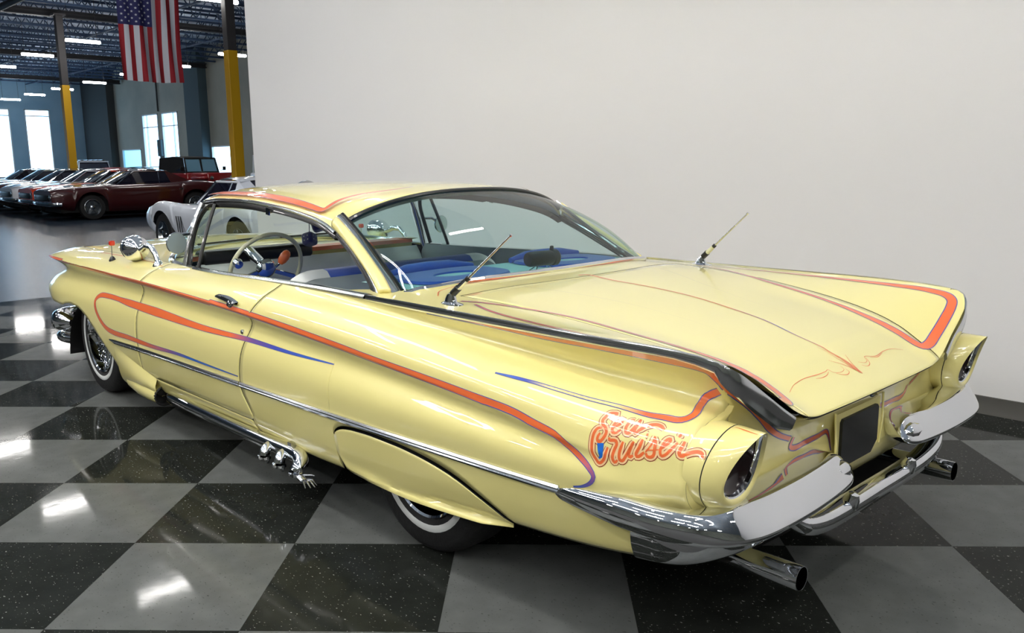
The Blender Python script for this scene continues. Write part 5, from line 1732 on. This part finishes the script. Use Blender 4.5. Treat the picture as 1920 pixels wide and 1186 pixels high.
def muscle_car(name, label, loc, rz, paint, stripe=None, grille='black_plastic', roof=None):
    r = empty(name, loc, rz)
    tag(r, label, 'car', 'cars parked in the hall')
    R_ = .325
    loft_body(r, MUSCLE, [(1.37, R_, .40), (-1.37, R_, .40)], paint)
    MB().box(-2.1, 2.1, -.72, .72, .2, .6).build('chassis', 'under_black', r, smooth=False)
    greenhouse(r, (.86, .18, -.72, -1.48, .74, .58, .885, 1.275), roof or paint, 'car_glass')
    for x in (1.37, -1.37):
        for s in (1, -1): simple_wheel(r, x, .885, s, R_)
    g = MB(); rounded_box(g, 2.26, 2.345, -.60, .60, .50, .66, .03); g.build('grille', grille, r)
    for s in (1, -1):
        MB().lathe([(0, .03), (.07, .02), (.085, 0), (.085, -.05)], (2.31, s * .66, .59), (1, 0, 0), 16).build('headlamp', 'chrome', r)
        MB().tube([(2.20, s * .80, .46), (2.28, s * .84, .47), (2.10, s * .91, .47)], .012, 6).build('marker_trim', 'chrome', r)
    bp2 = spline([(2.12, .93, .43), (2.30, .86, .43), (2.37, .55, .43), (2.39, 0, .43), (2.37, -.55, .43), (2.30, -.86, .43), (2.12, -.93, .43)], 5)
    MB().tube(bp2, .05, 8, squash=((1, 0, 0), .6)).build('front_bumper', 'chrome', r)
    bp3 = [(-x - .02, y, z + .05) for x, y, z in bp2]
    MB().tube(bp3, .05, 8, squash=((1, 0, 0), .6)).build('rear_bumper', 'chrome', r)
    MB().bar((-.9, .925, .74), (-1.0, .93, .75), .03, .02).build('door_handle', 'chrome', r, smooth=False)
    if stripe:
        P = lambda y0, y1: [[(x, y, pchip(sorted(MUSCLE), [MUSCLE[q][5][1] for q in sorted(MUSCLE)])(x) + .012 - .025 * (abs(y) / .66) ** 2) for y in np.linspace(y0, y1, 4)] for x in np.linspace(.86, 2.26, 14)]
        for a, b_ in ((.10, .44), (-.44, -.10)):
            MB().grid(P(a, b_), flip=True).build('hood_stripe', stripe, r)
    return r


RZ = math.pi / 2
muscle_car('coupe', 'dark maroon coupe with chrome wheels, nearest in the row of parked cars', (21.35, -6.55, 0), RZ - .03, 'car_maroon')
muscle_car('coupe', 'orange coupe with broad white hood stripes beside the maroon coupe', (23.55, -6.75, 0), RZ - .05, 'car_orange', 'car_white')
muscle_car('coupe', 'white coupe with dark hood stripes beside the orange coupe', (25.65, -6.8, 0), RZ - .05, 'car_white', 'car_deep_blue')
muscle_car('coupe', 'dark red coupe with black roof beyond the white striped coupe', (28.1, -6.9, 0), RZ - .05, 'car_dark_red', roof='car_black')
muscle_car('coupe', 'dark red coupe with pale green roof at the left picture edge', (30.9, -7.1, 0), RZ - .05, 'car_dark_red', roof='car_pale_green')
muscle_car('coupe', 'black coupe with dark red roof at the far left end of the row', (33.9, -7.3, 0), RZ - .05, 'car_black', roof='car_dark_red')
muscle_car('coupe', 'bright red coupe seen over the roofs of the orange coupe', (37.6, -12.0, 0), math.pi + .15, 'car_bright_red')
muscle_car('coupe', 'dark blue coupe seen between the red coupe and the red jeep', (42.4, -14.9, 0), math.pi - .1, 'car_deep_blue')
muscle_car('coupe', 'dark green coupe half hidden behind the tail of the maroon coupe', (22.6, -12.3, 0), RZ + .1, 'car_dark_green')

# white sports car with a hardtop just beyond the end of the partition
SPORT = {
    2.12: [(.30, .44), (.55, .47), (.62, .53), (.60, .60), (.40, .64), (0, .64)],
    1.95: [(.55, .30), (.78, .40), (.83, .55), (.80, .68), (.52, .70), (0, .69)],
    1.6: [(.66, .22), (.82, .34), (.88, .56), (.85, .78), (.56, .76), (0, .74)],
    1.24: [(.68, .20), (.83, .34), (.885, .58), (.86, .84), (.58, .80), (0, .78)],
    .75: [(.70, .19), (.81, .32), (.87, .56), (.84, .80), (.58, .80), (0, .82)],
    0.2: [(.70, .18), (.79, .30), (.85, .54), (.82, .76), (.66, .82), (0, .84)],
    -.5: [(.70, .18), (.80, .30), (.86, .55), (.84, .78), (.70, .84), (0, .86)],
    -1.25: [(.68, .22), (.83, .34), (.885, .58), (.86, .86), (.66, .86), (0, .86)],
    -1.8: [(.60, .30), (.78, .40), (.84, .56), (.82, .76), (.60, .78), (0, .78)],
    -2.25: [(.45, .44), (.66, .48), (.72, .55), (.70, .66), (.45, .69), (0, .69)],
}
r = empty('sports_car', (9.0, -3.62, 0), .0)
tag(r, 'white sports car with side vents, standing past the end of the partition wall', 'car')
bd = loft_body(r, SPORT, [(1.24, .33, .375), (-1.25, .33, .375)], 'car_white')
MB().box(-1.9, 1.75, -.66, .66, .2, .55).build('chassis', 'under_black', r, smooth=False)
greenhouse(r, (.55, .05, -.65, -1.35, .66, .50, .83, 1.20), 'car_white', 'car_glass')
for x in (1.24, -1.25):
    for s in (1, -1): simple_wheel(r, x, .855, s, .33)
for s in (1, -1):
    for q in range(3):
        x = .70 - .075 * q
        MB().grid([[(x + .01, s * .874, .64), (x - .05, s * .878, .40)], [(x - .022, s * .874, .64), (x - .082, s * .878, .40)]]).build('side_vent', 'black_gap', r)
    MB().tube([(2.10, s * .10, .47), (2.10, s * .5, .47), (1.95, s * .80, .46)], .028, 8).build('front_bumper', 'chrome', r)
MB().lathe([(.028, .002), (.02, .006), (0, .007)], (1.0, .80, .80), (0, .8, .5), 12).build('fender_badge', 'chrome', r)

# red jeep with a black canvas top
r = empty('jeep', (32.4, -13.4, 0), math.pi + .12)
tag(r, 'red jeep with a black canvas top in front of the daylit window', 'car')
b = MB(); rounded_box(b, -1.75, .55, -.80, .80, .45, 1.05, .06); b.build('tub', 'car_jeep_red', r)
b = MB(); rounded_box(b, .45, 1.75, -.62, .62, .55, 1.06, .08); b.build('hood', 'car_jeep_red', r)
for s in (1, -1):
    b = MB(); rounded_box(b, .85, 1.85, min(s * .60, s * .85), max(s * .60, s * .85), .78, .90, .05); b.build('fender', 'car_jeep_red', r)
    for x in (1.25, -1.15): simple_wheel(r, x, .86, s, .37)
    MB().lathe([(0, .02), (.08, .01), (.085, -.04)], (1.78, s * .45, .85), (1, 0, 0), 14).build('headlamp', 'chrome', r)
    MB().grid([[(.28, s * .772, 1.12), (-.35, s * .775, 1.12)], [(.18, s * .735, 1.62), (-.35, s * .735, 1.62)]]).build('side_window', 'car_glass', r)
    MB().tube([(.45, s * .80, 1.12), (.50, s * .98, 1.2)], .012, 6).build('mirror_arm', 'black_plastic', r)
    b = MB(); rounded_box(b, .47, .51, s * .98 - .07, s * .98 + .07, 1.14, 1.30, .012); b.build('door_mirror', 'black_plastic', r)
b = MB()
b.grid([[(.20, y, 1.66 - .02 * abs(y)), (-.6, y, 1.74 - .03 * abs(y)), (-1.65, y, 1.68 - .03 * abs(y)), (-1.75, y * 1.04, 1.05)] for y in np.linspace(-.74, .74, 9)])
for s in (1, -1):
    b.grid([[(.20, s * .74, 1.65), (-.6, s * .74, 1.718), (-1.65, s * .74, 1.658)], [(.34, s * .77, 1.05), (-.6, s * .78, 1.05), (-1.75, s * .77, 1.05)]])
b.build('canvas_top', 'canvas_black', r)
fr = MB()
for a, q in (((.40, -.74, 1.05), (.22, -.70, 1.65)), ((.40, .74, 1.05), (.22, .70, 1.65)), ((.22, -.70, 1.64), (.22, .70, 1.64)), ((.40, -.74, 1.07), (.40, .74, 1.07)), ((.36, 0, 1.1), (.26, 0, 1.6))):
    fr.bar(a, q, .07, .07)
fr.build('windscreen_frame', 'car_black', r, smooth=False)
MB().grid([[(.385, -.70, 1.10), (.385, .70, 1.10)], [(.235, -.68, 1.62), (.235, .68, 1.62)]]).build('windscreen', 'car_glass_blue', r)


def van(name, label, loc, rz, paint, roof, glassm, rack, hood=True, H=1.75):
    r = empty(name, loc, rz)
    tag(r, label, 'car')
    b = MB(); rounded_box(b, -2.2, 1.1 if hood else 2.0, -.88, .88, .40, 1.02, .10); b.build('body', paint, r)
    if hood:
        b = MB(); rounded_box(b, .9, 2.2, -.84, .84, .42, .98, .10); b.build('hood', paint, r)
    b = MB()
    b.grid([[(x, y, z) for x, y, z in ((1.0 if hood else 1.9, sy * .80, 1.02), (.62 if hood else 1.4, sy * .70, H - .05), (-2.0, sy * .70, H - .05), (-2.12, sy * .80, 1.02))] for sy in (-1, 1)])
    for sy in (-1, 1):
        b.face([(1.0 if hood else 1.9, sy * .80, 1.02), (.62 if hood else 1.4, sy * .70, H - .05), (-2.0, sy * .70, H - .05), (-2.12, sy * .80, 1.02)])
    b.build('glasshouse', glassm, r, smooth=False)
    b = MB(); rounded_box(b, -2.08, .72 if hood else 1.5, -.76, .76, H - .07, H, .03); b.build('roof', roof, r)
    for sy in (-1, 1):
        for x in (.80, .05, -.75, -1.5, -2.05):
            MB().bar((x + .05, sy * .81, 1.0), (min(x, .65), sy * .72, H - .05), .07, .03, up=(0, 1, 0)).build('pillar', roof, r, smooth=False)
        for x in (1.4, -1.4): simple_wheel(r, x, .86, sy, .34)
    if rack:
        for y in (-.5, -.25, 0, .25, .5): MB().bar((-1.8, y, H + .06), (.4, y, H + .06), .03, .02).build('rack_rail', 'chrome', r, smooth=False)
        for x in (-1.8, -.7, .4): MB().bar((x, -.66, H + .03), (x, .66, H + .03), .03, .05).build('rack_bar', 'chrome', r, smooth=False)
    return r


van('station_wagon', 'white wagon with a chrome roof rack behind the row of coupes', (48.5, -14.6, 0), math.pi - .2, 'car_silver', 'car_white', 'car_glass', True, H=1.62)
van('pickup_van', 'teal and white van at the edge of the partition wall', (29.8, -16.6, 0), math.pi + .1, 'car_white', 'car_white', 'car_teal', False, H=1.78)

# ------------------------------------------------------------------ flag
mat('flag_red', (150, 24, 36), 0.8)
mat('flag_white', (198, 200, 210), 0.8)
mat('flag_blue', (34, 36, 88), 0.8)
fl = empty('flag', (17.0, -4.9, 3.28))
tag(fl, 'large striped flag with a starred blue canton hanging from the roof', 'flag')
FW, FH = 1.37, 2.06
wave = lambda v, z: .05 * math.sin(v * 9 + z * .8) * (1 - z / FH * .6) + .03 * math.sin(v * 21 + 1.3 * z)
drop = lambda v: -.02 * math.sin(v / FW * math.pi) * 1.5
for k in range(13):
    b = MB()
    y0, y1 = FW * k / 13, FW * (k + 1) / 13
    z1 = FH * (.58 if k < 7 else 1.0)
    b.grid([[(wave(y, z), -y + .02 * math.sin(z * 2.2) * (y / FW), z + drop(y) * (1 - z / FH)) for z in np.linspace(0, z1, 22)] for y in np.linspace(y0, y1, 4)])
    o = b.build('stripe', 'flag_red' if k % 2 == 0 else 'flag_white', fl)
b = MB()
b.grid([[(wave(y, z), -y + .02 * math.sin(z * 2.2) * (y / FW), z + drop(y) * (1 - z / FH)) for z in np.linspace(FH * .58, FH, 14)] for y in np.linspace(0, FW * 7 / 13, 16)])
cn = b.build('canton', 'flag_blue', fl)
st_ = MB()
for i in range(11):
    for j in range(9):
        if (i + j) % 2: continue
        cy_, cz_ = FW * 7 / 13 * (j + 1) / 10, FH * .58 + FH * .42 * (i + 1) / 12
        pts = []
        for q in range(10):
            a = math.pi / 2 + q * math.pi / 5
            rr = .030 if q % 2 == 0 else .012
            y, z = cy_ + rr * math.cos(a), cz_ + rr * math.sin(a)
            pts.append((wave(y, z) - .006, -y + .02 * math.sin(z * 2.2) * (y / FW), z))
        st_.face(pts[::-1])
st_.build('stars', 'flag_white', cn, smooth=False)
MB().tube([(0, .06, FH + .01), (0, -FW - .06, FH + .01)], .02, 8).build('hanging_rod', 'column_grey', fl)
for y in (-.1, -FW + .1):
    MB().tube([(0, y, FH), (0, y, 3.6)], .006, 5).build('hanging_wire', 'conduit_black', fl)
